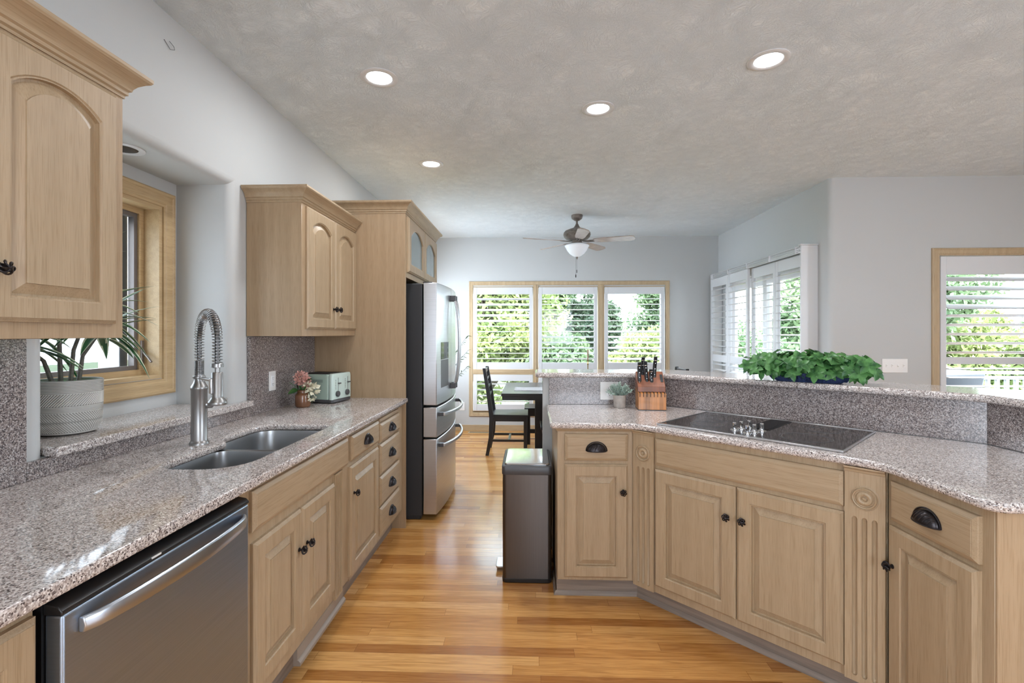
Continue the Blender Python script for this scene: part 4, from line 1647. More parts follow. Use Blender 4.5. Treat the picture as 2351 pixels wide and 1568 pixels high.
# dracaena on the sill
pc = (-1.700, 1.716)
pl = thing('potted_plant', 'cane plant with striped strap leaves in a grey woven pot on the ledge', 'plant', (pc[0], pc[1], 1.0105), 0)
mb = MB()
prof = []
Z = 0.0
pr_ = lambda z: 0.078 + 0.020 * min(1, z / 0.05) ** 0.6 + 0.003 * (z / 0.195)
zz = [0.0, 0.004]
prof = [(0.070, 0.0), (0.080, 0.003)]
nz = 90
for i in range(nz + 1):
    z = 0.006 + 0.189 * i / nz
    r = pr_(z)
    prof.append((r, z))
prof += [(0.097, 0.1965), (0.093, 0.195), (0.092, 0.175), (0.001, 0.174)]
mb.lathe(prof, seg=64, cap1=True)
part('pot', mb, simple('grey_pot_body', (0.27, 0.26, 0.24), 0.8), pl, ang=60)
mb = MB()
for zz_ in [0.150 + 0.0052 * q for q in range(9)] + [0.083 + 0.0048 * q for q in range(5)] + [0.008]:
    mb.lathe([(pr_(zz_) - 0.001, zz_ - 0.0016), (pr_(zz_) + 0.0016, zz_ - 0.0012), (pr_(zz_) + 0.0018, zz_ + 0.0012), (pr_(zz_) - 0.001, zz_ + 0.0016)], seg=64, cap0=False, cap1=False)
for (z0_, z1_, tw) in ((0.106, 0.149, 1), (0.012, 0.081, -1)):
    for k in range(76):
        a0 = 2 * PI * k / 76
        pts = []
        for q in range(4):
            t = q / 3
            a = a0 + tw * t * (z1_ - z0_) / 0.10 * 0.9
            z = z0_ + (z1_ - z0_) * t
            pts.append(((pr_(z) + 0.0002) * math.cos(a), (pr_(z) + 0.0002) * math.sin(a), z))
        mb.tube(pts, 0.0019, 4)
part('woven_cords', mb, simple('pale_cord', (0.60, 0.585, 0.55), 0.7), pl, ang=60)
mb = MB()
prof = [(0.001, 0.182), (0.03, 0.184), (0.06, 0.181), (0.090, 0.178)]
mb.lathe(list(reversed(prof)), seg=24)
for k in range(160):
    a, r = rnd(0, 2 * PI), 0.088 * math.sqrt(rnd(0, 1))
    mb.lathe([(0.006, 0), (0.005, 0.005), (0.001, 0.008)], (r * math.cos(a), r * math.sin(a), 0.178), 6)
part('moss', mb, M_MOSS, pl)
stems = [((-0.005, -0.050), (-0.05, -0.13, 0.34)), ((0.015, -0.010), (0.045, 0.025, 0.42)), ((0.025, 0.01), (0.03, 0.10, 0.37)), ((0.0, -0.030), (-0.02, -0.02, 0.60))]
ms = MB()
lv = MB()
for (b_, t3) in stems:
    p0 = Vector((b_[0], b_[1], 0.17))
    p3 = Vector(t3)
    pm = p0.lerp(p3, 0.45) + Vector((-(p3.x - p0.x) * 0.15, -(p3.y - p0.y) * 0.2, 0.02))
    pts = [p0, p0.lerp(pm, 0.15) + Vector((0.004, 0, 0)), pm, pm.lerp(p3, 0.5), p3]
    ms.tube([tuple(p) for p in pts], [0.011, 0.0075, 0.0065, 0.006, 0.006], 8)
    for k in range(26):
        a = k * 2.4 + rnd(-0.3, 0.3)
        el_ = rnd(-0.25, 0.95) if k < 24 else rnd(0.8, 1.3)
        ln = rnd(0.15, 0.25)
        dv = Vector((math.cos(a) * math.cos(el_) * 0.62, math.sin(a) * math.cos(el_), math.sin(el_)))
        end = p3 + dv * ln
        if end.x < -0.12:
            dv.x = abs(dv.x) * 0.4
        leaf_blade(lv, p3 + Vector((0, 0, rnd(-0.03, 0.05))), dv, (0, 0, 1), ln, 0.034, curl=rnd(0.25, 0.7), n=7, fold=0.30, edge_mi=1)
part('cane', ms, M_STEM, pl)
part('foliage', lv, [M_LEAF2, M_LEAFEDGE], pl, ang=60)

# flower vase
fv = thing('flower_vase', 'small brown glazed vase of pink flowers beside the toaster', 'vase', (-1.402, 2.935, CZ1), 0)
mb = MB()
mb.lathe([(0.036, 0), (0.042, 0.004), (0.0455, 0.012), (0.0455, 0.072), (0.043, 0.079), (0.034, 0.086), (0.032, 0.092), (0.034, 0.106), (0.031, 0.106), (0.029, 0.09), (0.001, 0.088)], seg=36)
part('pot', mb, M_BROWNV, fv, ang=50)
mb = MB()


def petals(mb, c, n, r, size, mi=0):
    for k in range(n):
        v = Vector((random.gauss(0, 1), random.gauss(0, 1), random.gauss(0, 1))).normalized()
        leaf_blade(mb, Vector(c) + v * r * rnd(0.4, 1), v + Vector((rnd(-.5, .5), rnd(-.5, .5), rnd(-.3, .5))), (rnd(-1, 1), rnd(-1, 1), rnd(-1, 1)), size, size * 0.7, n=3, mi=mi)


petals(mb, (-0.005, -0.012, 0.180), 300, 0.040, 0.014)
petals(mb, (0.012, 0.0, 0.145), 160, 0.034, 0.014)
petals(mb, (0.030, -0.010, 0.170), 90, 0.022, 0.012)
part('pink_bloom', mb, M_PINKF, fv)
mb = MB()
petals(mb, (0.040, -0.010, 0.125), 40, 0.024, 0.024)
petals(mb, (0.066, 0.0, 0.105), 24, 0.020, 0.034)
petals(mb, (0.062, -0.01, 0.060), 30, 0.020, 0.016)
part('cream_bloom', mb, M_CREAMF, fv)
mb = MB()
leaf_blade(mb, (-0.018, -0.02, 0.105), (-0.9, -0.4, -0.15), (0, -0.6, 1), 0.062, 0.055, n=6)
leaf_blade(mb, (0.03, -0.02, 0.16), (0.7, -0.2, 0.4), (0, -0.6, 1), 0.045, 0.03, n=5)
for k in range(10):
    a = rnd(0, 2 * PI)
    leaf_blade(mb, (0.02 * math.cos(a), 0.02 * math.sin(a), 0.10), (math.cos(a), math.sin(a), rnd(0.2, 1.2)), (0, 0, 1), rnd(0.04, 0.07), 0.014, n=4)
for (x, y, z) in ((-0.005, -0.01, 0.18), (0.012, 0, 0.145), (0.066, 0, 0.105), (0.065, -0.01, 0.03), (-0.075, -0.02, 0.155)):
    mb.tube([(0, 0, 0.08), (x * 0.5, y * 0.5, max(0.11, z * 0.8)), (x, y, z)], 0.0014, 5)
part('leaves', mb, M_LEAF1, fv)

# small sage plant on the island
sg = thing('potted_plant', 'small dusty green plant in a greige pot on the island', 'plant', (0.548, 2.985, CZ1), 0)
mb = MB()
mb.lathe([(0.032, 0), (0.035, 0.003), (0.0385, 0.075), (0.039, 0.078), (0.035, 0.078), (0.034, 0.070), (0.001, 0.070)], seg=36)
part('pot', mb, M_CONC, sg, ang=50)
mb = MB()
for k in range(70):
    a = rnd(0, 2 * PI)
    el_ = rnd(0.35, 1.5)
    ln = rnd(0.055, 0.085)
    dv = Vector((math.cos(a) * math.cos(el_), math.sin(a) * math.cos(el_), math.sin(el_)))
    p0 = Vector((dv.x * 0.015, dv.y * 0.015, 0.068))
    for q in range(15):
        t = 0.25 + 0.75 * q / 14
        p = p0 + dv * ln * t
        for s2 in range(3):
            w_ = Vector((rnd(-1, 1), rnd(-1, 1), rnd(-0.2, 1))).normalized()
            leaf_blade(mb, p, (dv * 0.5 + w_), (rnd(-1, 1), rnd(-1, 1), 1), 0.013, 0.0045, n=2)
    mb.tube([tuple(p0), tuple(p0 + dv * ln)], 0.0009, 4)
part('foliage', mb, M_SAGE, sg)

# trough of five-fingered leaves on the bar
tp = thing('planter', 'trough of bushy green leaves on the raised bar', 'planter', (1.425, 2.535, 1.128), R(-36))
mb = MB()
pl_ = fillet([(-0.175, -0.048), (0.175, -0.048), (0.175, 0.048), (-0.175, 0.048)], 0.045, 6)
mb.loft([[(x * k_, y * k_, z) for x, y in pl_] for z, k_ in ((0, 0.82), (0.004, 0.86), (0.030, 1.02), (0.045, 1.08), (0.046, 1.02), (0.034, 0.95))])
for q in range(60):
    a = 2 * PI * q / 60
    mb.tube([(0.192 * math.cos(a), 0.060 * math.sin(a), 0.042), (0.192 * math.cos(a) * 0.85, 0.060 * math.sin(a) * 0.85, 0.006)], 0.0022, 4)
part('tray', mb, M_BLUEW, tp)
part('soil', MB().prism([(x * 0.95, y * 0.95) for x, y in pl_], 0.02, 0.036), M_SOIL, tp)
mb = MB()
stm = MB()
for k in range(230):
    fx = rnd(-1, 1)
    a = rnd(0, 2 * PI)
    el_ = rnd(-0.1, 1.35)
    base = Vector((fx * 0.16, rnd(-0.035, 0.035), 0.035))
    outx = fx * 0.10 + math.cos(a) * 0.035 * math.cos(el_)
    tip = base + Vector((outx, math.sin(a) * 0.080 * math.cos(el_), 0.010 + 0.105 * max(0, math.sin(el_)) * (1.0 - 0.35 * fx * fx) * rnd(0.75, 1.1)))
    if tip.z < 0.028:
        tip.z = 0.028
    stm.tube([tuple(base), tuple(base.lerp(tip, 0.5) + Vector((0, 0, 0.015))), tuple(tip)], 0.0012, 4)
    nrm = Vector((rnd(-.7, .7) + fx * 0.4, tip.y * 14 + rnd(-.6, .4), 0.75)).normalized()
    t1 = nrm.orthogonal().normalized()
    t2 = nrm.cross(t1)
    ph = rnd(0, 2 * PI)
    nl = random.choice((4, 5, 5))
    sz = rnd(0.032, 0.050)
    for q in range(nl):
        an = ph + 2 * PI * q / nl
        dv = t1 * math.cos(an) + t2 * math.sin(an) + nrm * 0.1
        leaf_blade(mb, tip, dv, nrm, sz, sz * 0.64, curl=rnd(0.1, 0.45), n=6, fold=0.25)
part('stems', stm, M_LEAF1, tp)
part('foliage', mb, M_LEAF1, tp, ang=60)

# knife block with knives
kb = thing('knife_block', 'acacia wood knife block on the island', 'knife block', (0.722, 2.925, CZ1), R(-4))
mb = MB()
W2 = 0.080
side = [(-0.055, 0.004), (0.085, 0.004), (0.085, 0.225), (0.020, 0.190), (-0.020, 0.105), (-0.055, 0.098)]
mb.loft([[(x, y, z) for y, z in [(-0.055, 0.004), (0.07, 0.004), (0.07, 0.125), (-0.028, 0.105), (-0.055, 0.100)]] for x in (-W2, W2)])
part('front_block', mb, M_ACACIA, kb, bevel=0.002)
mb = MB()
mb.loft([[(x, y, z) for y, z in [(-0.030, 0.106), (0.070, 0.126), (0.085, 0.215), (0.060, 0.222), (-0.022, 0.146), (-0.030, 0.138)]] for x in (-W2, W2)])
part('rear_block', mb, M_ACACIAD, kb, bevel=0.002)
mb = MB()
for k in range(8):
    x = -0.071 + k * 0.0203
    mb.box(x - 0.0015, x + 0.0015, -0.058, -0.030, 0.080, 0.108)
part('knife_slots', mb, M_SLOT, kb)
mb = MB()
A = Matrix.Translation((0.066, 0.018, 0.184)) @ Matrix.Rotation(math.atan2(0.076, 0.082), 4, 'X')
mb.box(-0.008, 0.008, -0.030, 0.030, -0.002, 0.0015, M=A)
part('slot_insert', mb, M_BLACK, kb)
mb = MB()
mb.box(-W2, W2, -0.055, 0.07, 0.0, 0.004)
part('foot', mb, M_BLACK, kb)


def knife(label, lx, ly, lz, ln, tx, ty, wd=0.020):
    """handle rising out of the block; origin at the blade slot"""
    A = Matrix.Rotation(R(-4), 4, 'Z')
    p = A @ Vector((lx, ly, lz))
    rt = thing('kitchen_knife', label, 'knife', (0.722 + p.x, 2.925 + p.y, CZ1 + p.z), R(-4), 'knives standing in the block')
    d = Vector((tx, ty, 1)).normalized()
    s_ = Vector((1, 0, 0))
    f_ = d.cross(s_).normalized()
    m = MB()
    rings = []
    for i in range(11):
        t = i / 10
        c_ = d * (ln * t) + f_ * (0.010 * math.sin(PI * t))
        hw = wd / 2 * (0.85 - 0.25 * math.sin(PI * t) + (0.15 if t > 0.85 else 0))
        ht = 0.0115
        rings.append([tuple(c_ + s_ * (ht * math.cos(2 * PI * q / 10)) + f_ * (hw * math.sin(2 * PI * q / 10))) for q in range(10)])
    m.loft(rings)
    h = part('handle', m, M_BLACK, rt)
    m = MB()
    for t in (0.2, 0.45, 0.7):
        c_ = d * (ln * t) + f_ * (0.010 * math.sin(PI * t)) - f_ * (wd / 2 * 0.8)
        m.lathe([(0.0014, -0.001), (0.0014, 0.002)], seg=8, M=Matrix.Translation(c_) @ Matrix.Rotation(PI / 2, 4, 'X'))
    part('rivets', m, M_CHROME, h)
    m = MB()
    c_ = d * (ln * 0.83)
    m.tube([tuple(c_ - d * 0.001), tuple(c_ + d * 0.0025)], wd / 2 * 1.02, 12)
    part('band', m, M_CHROME, h)
    m = MB()
    m.tube([tuple(-d * 0.025), tuple(d * 0.004)], 0.005, 8)
    part('bolster', m, M_CHROME, rt)
    return rt


knife('leftmost black knife handle in the block, standing front', -0.066, -0.005, 0.168, 0.115, -0.02, -0.1, 0.022)
knife('tallest black knife handle at the back left of the block', -0.040, 0.045, 0.200, 0.110, 0.02, -0.1, 0.021)
knife('wide black handle in the middle of the block', -0.020, 0.010, 0.160, 0.128, -0.10, -0.12, 0.034)
knife('short black handle leaning beside the wide one', 0.006, 0.0, 0.160, 0.080, -0.06, -0.1, 0.018)
knife('black knife handle standing apart at the right of the block', 0.026, 0.030, 0.180, 0.135, 0.05, -0.1, 0.022)

# ------------------------------------------------------------ trash can
tc_ = thing('trash_can', 'tall brown stainless step trash can beside the island', 'trash can', (-0.017, 2.860, 0), 0)
pw, pd = 0.135, 0.195
mb = MB()
po = fillet([(-pw, -pd), (pw, -pd), (pw, pd), (-pw, pd)], 0.022, 5)
mb.prism(po, 0.022, 0.600)
part('body', mb, M_DSTEEL, tc_, ang=50)
mb = MB()
mb.loft([[(x * k_, y * k_, z) for x, y in po] for z, k_ in ((0.0, 0.99), (0.004, 1.01), (0.022, 1.015), (0.024, 1.0))])
part('base_ring', mb, M_BLACK, tc_)
mb = MB()
mb.loft([[(x * k_, y * (1 + (k_ - 1) * 0.7), z) for x, y in po] for z, k_ in ((0.596, 1.02), (0.600, 1.03), (0.640, 1.03), (0.646, 1.0), (0.646, 0.93), (0.640, 0.92))])
part('rim', mb, M_DGREY, tc_, bevel=0.001)
mb = MB()
po2 = fillet([(-pw + 0.012, -pd + 0.014), (pw - 0.012, -pd + 0.014), (pw - 0.012, pd - 0.014), (-pw + 0.012, pd - 0.014)], 0.018, 5)
mb.loft([[(x * k_, y * k_, z) for x, y in po2] for z, k_ in ((0.638, 1.0), (0.650, 1.0), (0.654, 0.98), (0.655, 0.90))])
part('lid', mb, M_CHROME, tc_, ang=40)
mb = MB()
mb.prism(fillet([(-0.180, -0.07), (-0.130, -0.07), (-0.130, 0.05), (-0.180, 0.05)], 0.012, 4), 0.020, 0.030)
part('pedal', mb, M_STEEL, tc_, bevel=0.002)


# ------------------------------------------------------------ dining set
def chair(label, loc, rz):
    """seat opens towards +x"""
    rt = thing('dining_chair', label, 'chair', loc, rz, 'dining chairs at the table ends')
    m = MB()
    nx, ny = 10, 10
    topg = []
    for i in range(nx + 1):
        row = []
        for j in range(ny + 1):
            u = -1 + 2 * i / nx
            v = -1 + 2 * j / ny
            x = u * 0.205
            y = v * (0.205 + 0.012 * u)
            z = 0.462 - 0.008 * (1 - min(1, (u * u + v * v) * 1.1)) + 0.004 * (1 - abs(v)) * max(0, u)
            row.append((x, y, z))
        topg.append(row)
    m.grid(topg)
    po_ = [topg[i][0] for i in range(nx + 1)] + [topg[nx][j] for j in range(1, ny + 1)] + [topg[i][ny] for i in range(nx - 1, -1, -1)] + [topg[0][j] for j in range(ny - 1, 0, -1)]
    m.loft([[(x, y, z) for x, y, z in po_], [(x, y, 0.442) for x, y, z in po_]], False, True)
    part('seat', m, M_BLKWOOD, rt)
    m = MB()
    m.box(-0.19, 0.18, -0.192, -0.172, 0.385, 0.442)
    m.box(-0.19, 0.18, 0.172, 0.192, 0.385, 0.442)
    m.box(0.165, 0.185, -0.19, 0.19, 0.385, 0.442)
    part('apron', m, M_BLKWOOD, rt)
    for s2 in (-1, 1):
        m = MB()
        m.box(0.158, 0.196, s2 * 0.178 - 0.019, s2 * 0.178 + 0.019, 0, 0.442)
        part('leg', m, M_BLKWOOD, rt, bevel=0.002)
        m = MB()
        rings = []
        for (x, z, t) in ((-0.255, 0.0, 0.019), (-0.215, 0.2, 0.022), (-0.205, 0.42, 0.025), (-0.215, 0.50, 0.024), (-0.245, 0.72, 0.021), (-0.290, 0.985, 0.018)):
            y = s2 * 0.192
            rings.append([(x - t, y - 0.013, z), (x + t, y - 0.013, z), (x + t, y + 0.013, z), (x - t, y + 0.013, z)])
        m.loft(rings)
        part('leg', m, M_BLKWOOD, rt, bevel=0.002)
    m = MB()
    for y in (-0.178, 0.178):
        m.box(-0.20, 0.17, y - 0.009, y + 0.009, 0.155, 0.180)
    m.box(-0.02, 0.005, -0.17, 0.17, 0.158, 0.176)
    part('stretcher', m, M_BLKWOOD, rt)
    m = MB()
    for (x, z, h) in ((-0.284, 0.955, 0.045), (-0.270, 0.86, 0.03), (-0.254, 0.77, 0.03), (-0.238, 0.68, 0.03)):
        m.box(x - 0.008, x + 0.008, -0.185, 0.185, z - h / 2, z + h / 2)
    part('backrest', m, M_BLKWOOD, rt, bevel=0.003)
    return rt


ch = chair('black wooden dining chair standing between fridge and table', (-0.230, 5.645, 0), 0)
dup(ch, (1.455, 5.63, 0), PI, 'black dining chair showing only its back top over the bar')
tb = thing('dining_table', 'black wooden dining table behind the bar', 'table', (0.60, 5.50, 0), 0)
part('tabletop', MB().box(-0.895, 0.895, -0.57, 0.57, 0.735, 0.765), M_BLKWOOD, tb, bevel=0.003)
m = MB()
m.box(-0.885, 0.885, -0.562, -0.540, 0.695, 0.735)
m.box(-0.885, 0.885, 0.540, 0.562, 0.695, 0.735)
m.box(-0.885, -0.863, -0.56, 0.56, 0.695, 0.735)
m.box(0.863, 0.885, -0.56, 0.56, 0.695, 0.735)
part('apron', m, M_BLKWOOD, tb)
for sx_ in (-1, 1):
    m = MB()
    m.box(sx_ * 0.50 - 0.045, sx_ * 0.50 + 0.045, -0.045, 0.045, 0.05, 0.735)
    m.box(sx_ * 0.50 - 0.04, sx_ * 0.50 + 0.04, -0.30, 0.30, 0.0, 0.06)
    part('leg', m, M_BLKWOOD, tb, bevel=0.004)


def bench(label, x0, x1, y0_, y1_):
    rt = thing('bench', label, 'bench', ((x0 + x1) / 2, (y0_ + y1_) / 2, 0), 0, 'benches along the table')
    w, d = (x1 - x0) / 2, (y1_ - y0_) / 2
    part('seat', MB().box(-w, w, -d, d, 0.425, 0.455), M_BLKWOOD, rt, bevel=0.004)
    part('apron', MB().box(-w + 0.02, w - 0.02, -d + 0.01, d - 0.01, 0.355, 0.425), M_BLKWOOD, rt)
    for sx_ in (-1, 1):
        for sy_ in (-1, 1):
            m = MB()
            m.box(sx_ * (w - 0.05) - 0.022, sx_ * (w - 0.05) + 0.022, sy_ * (d - 0.04) - 0.022, sy_ * (d - 0.04) + 0.022, 0, 0.36)
            part('leg', m, M_BLKWOOD, rt, bevel=0.003)
    part('stretcher', MB().box(-w + 0.05, w - 0.05, -d + 0.03, -d + 0.05, 0.14, 0.19), M_BLKWOOD, rt)
    return rt


bench('black wooden bench on the far side of the dining table', -0.07, 1.25, 5.985, 6.38)
bench('black wooden bench on the near side, mostly hidden by the bar wall', 0.105, 1.25, 4.76, 5.14)
m = MB()
m.box(-0.20, 0.20, -0.16, 0.16, 0, 0.004)
for k in range(27):
    x = -0.195 + k * 0.015
    m.box(x - 0.003, x + 0.003, -0.178, -0.158, 0.0, 0.003)
pmt = part('placemat', m, M_MAT)
pmt.location = (0.03, 5.33, 0.7655)
tag(pmt, 'grey woven placemat with fringe on the table', 'placemat')
cs = thing('candlestick', 'slender brass candlestick in front of the middle far window', 'candlestick', (0.665, 5.60, 0.7655), 0)
m = MB()
m.lathe([(0.045, 0), (0.045, 0.006), (0.012, 0.014), (0.006, 0.03), (0.006, 0.25), (0.012, 0.262), (0.007, 0.27), (0.007, 0.30), (0.013, 0.31)], seg=20)
part('stand', m, M_BRASS, cs)
m = MB()
m.lathe([(0.0095, 0.305), (0.0095, 0.425), (0.002, 0.43)], seg=12)
part('candle', m, simple('tan_wax', (0.33, 0.24, 0.15), 0.5), cs)

# olive tree behind the fridge
ol = thing('potted_olive', 'olive plant peeking out from behind the fridge', 'plant', (-1.13, 5.65, 0), 0)
m = MB()
m.lathe([(0.12, 0), (0.125, 0.01), (0.16, 0.30), (0.165, 0.31), (0.15, 0.31), (0.145, 0.27), (0.001, 0.27)], seg=30)
part('pot', m, M_CONC, ol)
m = MB()
lv = MB()
for k in range(22):
    a = 2 * PI * k / 22 + rnd(-0.2, 0.2)
    zt = rnd(0.75, 1.5)
    rr_ = rnd(0.14, 0.30)
    if k in (0, 1, 21):
        rr_, zt = 0.40, (0.99, 1.18, 1.35)[(0, 1, 21).index(k)]
        a = (-0.05, 0.05, -0.1)[(0, 1, 21).index(k)]
    p0, p1 = Vector((0, 0, 0.27)), Vector((rr_ * math.cos(a), rr_ * math.sin(a), zt))
    pm = Vector((p1.x * 0.45, p1.y * 0.45, 0.27 + (zt - 0.27) * 0.72))
    m.tube([tuple(p0), tuple(pm), tuple(p1)], [0.008, 0.004, 0.0015], 6)
    for q in range(26):
        t = 0.1 + 0.9 * q / 25
        p = pm.lerp(p1, t)
        leaf_blade(lv, p, (rnd(-1, 1) + math.cos(a), rnd(-1, 1) + math.sin(a), rnd(-0.5, 1)), (rnd(-1, 1), rnd(-1, 1), 1), rnd(0.04, 0.065), 0.012, n=3)
part('trunk', m, M_STEM, ol)
part('foliage', lv, M_OLIVE, ol)

# floor register
fr_ = MB()
fr_.box(0, 0.30, -0.05, 0.05, 0.0, 0.004)
o = part('floor_vent', fr_, M_TRIMOAKH)
o.location = (-0.86, 6.72, 0.0005)
tag(o, 'wooden floor vent below the far window', 'vent')
m = MB()
for k in range(24):
    m.box(0.02 + k * 0.011, 0.026 + k * 0.011, -0.035, 0.035, 0.004, 0.0048)
part('vent_slots', m, M_SLOT, o)

# ------------------------------------------------------------ ceiling fan
cf = thing('ceiling_fan', 'five-blade ceiling fan with frosted light bowl', 'ceiling fan', (0.540, 5.60, 0), 0)
m = MB()
m.lathe([(0.066, CEIL), (0.066, CEIL - 0.018), (0.060, CEIL - 0.040), (0.030, CEIL - 0.062), (0.014, CEIL - 0.066)], seg=32)
part('canopy', m, M_FANW, cf)
m = MB()
m.lathe([(0.012, CEIL - 0.115), (0.012, CEIL - 0.060)], seg=16)
part('downrod', m, M_FANW, cf)
m = MB()
m.lathe([(0.016, 2.640), (0.020, 2.628), (0.030, 2.610), (0.045, 2.596), (0.090, 2.580), (0.135, 2.560), (0.152, 2.540), (0.156, 2.515), (0.148, 2.490), (0.125, 2.468), (0.085, 2.452), (0.060, 2.446), (0.060, 2.410)], seg=48)
part('motor_housing', m, M_FANW, cf, ang=50)
for k in range(5):
    a = R(-17 + 72 * k)
    A = Matrix.Rotation(a, 4, 'Z') @ Matrix.Translation((0, 0, 2.440)) @ Matrix.Rotation(R(-13), 4, 'X')
    m = MB()
    m.tube([(0.07, 0, 0), (0.12, 0.012, -0.004), (0.20, 0.016, -0.003)], 0.006, 6, M=A)
    m.tube([(0.07, 0, 0), (0.12, -0.012, -0.004), (0.20, -0.016, -0.003)], 0.006, 6, M=A)
    ir = part('blade_iron', m, M_FANW, cf)
    out = [(0.19, -0.042), (0.30, -0.055), (0.60, -0.064), (0.645, -0.045), (0.655, 0.0), (0.645, 0.045), (0.60, 0.064), (0.30, 0.055), (0.19, 0.042)]
    m = MB().prism(fillet(out, 0.02, 3), -0.004, 0.004, M=A)
    part('blade', m, M_BLADE, cf)
m = MB()
m.lathe([(0.075, 2.412), (0.100, 2.408), (0.132, 2.398), (0.141, 2.386), (0.128, 2.366), (0.112, 2.335), (0.085, 2.300), (0.050, 2.274), (0.020, 2.262), (0.001, 2.260)], seg=48)
part('light_bowl', m, M_FROST, cf, ang=60)
m = MB()
m.lathe([(0.010, 2.272), (0.014, 2.262), (0.010, 2.250), (0.005, 2.236), (0.001, 2.230)], seg=16)
part('finial', m, M_FANW, cf)
m = MB()
m.tube([(-0.015, -0.02, 2.42), (-0.015, -0.02, 2.05)], 0.0010, 5)
m.tube([(0.000, 0.02, 2.42), (0.000, 0.02, 2.11)], 0.0010, 5)
m.lathe([(0.002, 2.062), (0.006, 2.045), (0.006, 2.03), (0.002, 2.02)], (-0.015, -0.02, 0), 10)
m.lathe([(0.004, 2.115), (0.004, 2.080)], (0.000, 0.02, 0), 8)
part('pull_chain', m, M_BRONZE, cf)

# ------------------------------------------------------------ downlights
DL = [((-0.805, 2.555), 'recessed ceiling light above the sink counter, larger left one'), ((1.190, 2.462), 'recessed ceiling light above the right of the island'),
      ((0.413, 2.955), 'recessed ceiling light in the middle, before the fan'), ((-0.795, 3.865), 'small far recessed ceiling light above the fridge')]
EXTRA = [((-0.3, 0.6), 'added unseen fill downlight over the viewer'), ((1.9, 0.6), 'added unseen fill downlight right of the viewer'), ((3.6, 1.6), 'added unseen fill downlight in the right room'),  # lamps added out of view to brighten the room
         ((0.6, -1.6), 'added unseen fill downlight behind the viewer'), ((3.2, -1.2), 'added unseen fill downlight at the far right behind')]
for i, ((x, y), lab) in enumerate(DL + EXTRA):
    rt = thing('recessed_light', lab, 'ceiling light', (x, y, CEIL), 0, 'recessed ceiling lights')
    m = MB()
    m.lathe([(0.098, -0.0002), (0.098, -0.004), (0.090, -0.007), (0.074, -0.008), (0.066, -0.003)], seg=40, cap0=True, cap1=False)
    part('trim_ring', m, M_WHITE, rt, ang=50)
    m = MB()
    m.lathe([(0.066, -0.0035), (0.04, -0.0045), (0.001, -0.005)], seg=36, cap0=False, cap1=True)
    part('lens', m, M_LED, rt, ang=60)
    ld = bpy.data.lights.new('downlight_lamp', 'AREA')
    ld.shape = 'DISK'
    ld.size = 0.12
    ld.energy = 9.0 if i < 4 else 4.0
    ld.color = (1.0, 0.98, 0.95)
    lo = bpy.data.objects.new('downlight_lamp', ld)
    COL.objects.link(lo)
    lo.parent = rt
    lo.location = (0, 0, -0.012)
# unlit can light in the recess soffit
rt = thing('recess_can_light', 'unlit can light in the soffit over the sink window', 'ceiling light', (-1.70, 1.955, RZ1), 0)
m = MB()
m.lathe([(0.078, -0.0002), (0.078, -0.004), (0.058, -0.006), (0.054, -0.002)], seg=40, cap0=False, cap1=False)
part('trim_ring', m, M_WHITE, rt)
m = MB()
m.lathe([(0.056, -0.0015), (0.001, -0.0015)], seg=30, cap0=False, cap1=True)
part('lens', m, M_BLACK, rt)

m = MB()
m.tube([(0, 0, 0.03), (0.012, 0.01, 0.012), (0.012, 0.015, 0.0), (0.004, 0.0, -0.006), (0.0, -0.03, 0.02)], 0.0012, 5)
o = part('wall_hook', m, M_DGREY)
o.location = (XL + 0.002, 2.02, 2.60)
tag(o, 'tiny bent wire high on the left wall', 'hook')

# ------------------------------------------------------------ outdoors
structure('ground', MB().box(-40, 45, YB + T + 0.5, 90, -1.3, -1.2), M_LAWN, label='lawn beyond the house', cat='lawn')
dk = MB()
dk.box(2.80, 12.0, YE + T + 0.01, 8.2, -0.18, -0.10)
dk.box(-2.0, 2.79, YB + T + 0.01, 9.3, -0.18, -0.10)
structure('deck_floor', dk, M_DECK, label='pale wooden deck outside', cat='deck')


def railing(label, x0, x1, y, ztop=0.82):
    rt = thing('deck_railing', label, 'railing', (x0, y, -0.10), 0)
    L_ = x1 - x0
    m = MB()
    m.box(0, L_, -0.045, 0.045, ztop + 0.06, ztop + 0.10)
    m.box(0, L_, -0.02, 0.02, ztop - 0.02, ztop + 0.03)
    m.box(0, L_, -0.02, 0.02, 0.08, 0.12)
    part('rail', m, M_OUTER, rt)
    m = MB()
    k = 0.0
    while k <= L_:
        m.box(k, k + 0.10, -0.05, 0.05, 0, ztop + 0.16)
        k += 3.2
    part('post', m, M_OUTER, rt)
    n = min(95, int(L_ / 0.135))
    bm_ = None
    for q in range(n):
        mm = MB().box(0, 0.042, -0.02, 0.02, 0.12, ztop - 0.02) if bm_ is None else bm_
        if bm_ is None:
            bm_ = mesh_of(mm, 'baluster')
        o_ = part('baluster', bm_, M_OUTER, rt)
        o_.location = (0.10 + q * 0.135, 0, 0)
    return rt


railing('white baluster railing across the deck outside the right window', 2.9, 11.9, 7.45)
gr = thing('covered_grill', 'dark covered grill on the deck beyond the right window', 'grill', (4.42, 5.75, -0.10), R(-3))
m = MB()
m.loft([[(-0.42, -0.30, 0.0), (0.42, -0.30, 0.0), (0.42, 0.30, 0.0), (-0.42, 0.30, 0.0)], [(-0.46, -0.32, 0.80), (0.46, -0.32, 0.80), (0.46, 0.32, 0.80), (-0.46, 0.32, 0.80)],
        [(-0.47, -0.30, 0.98), (0.54, -0.30, 1.04), (0.54, 0.30, 1.04), (-0.47, 0.30, 0.98)], [(-0.40, -0.2, 1.03), (0.45, -0.2, 1.07), (0.45, 0.2, 1.07), (-0.40, 0.2, 1.03)]])
part('cover', m, M_COVER, gr, bevel=0.02, seg=3)
m = MB()
m.box(-0.44, 0.44, -0.335, -0.318, 0.55, 0.575)
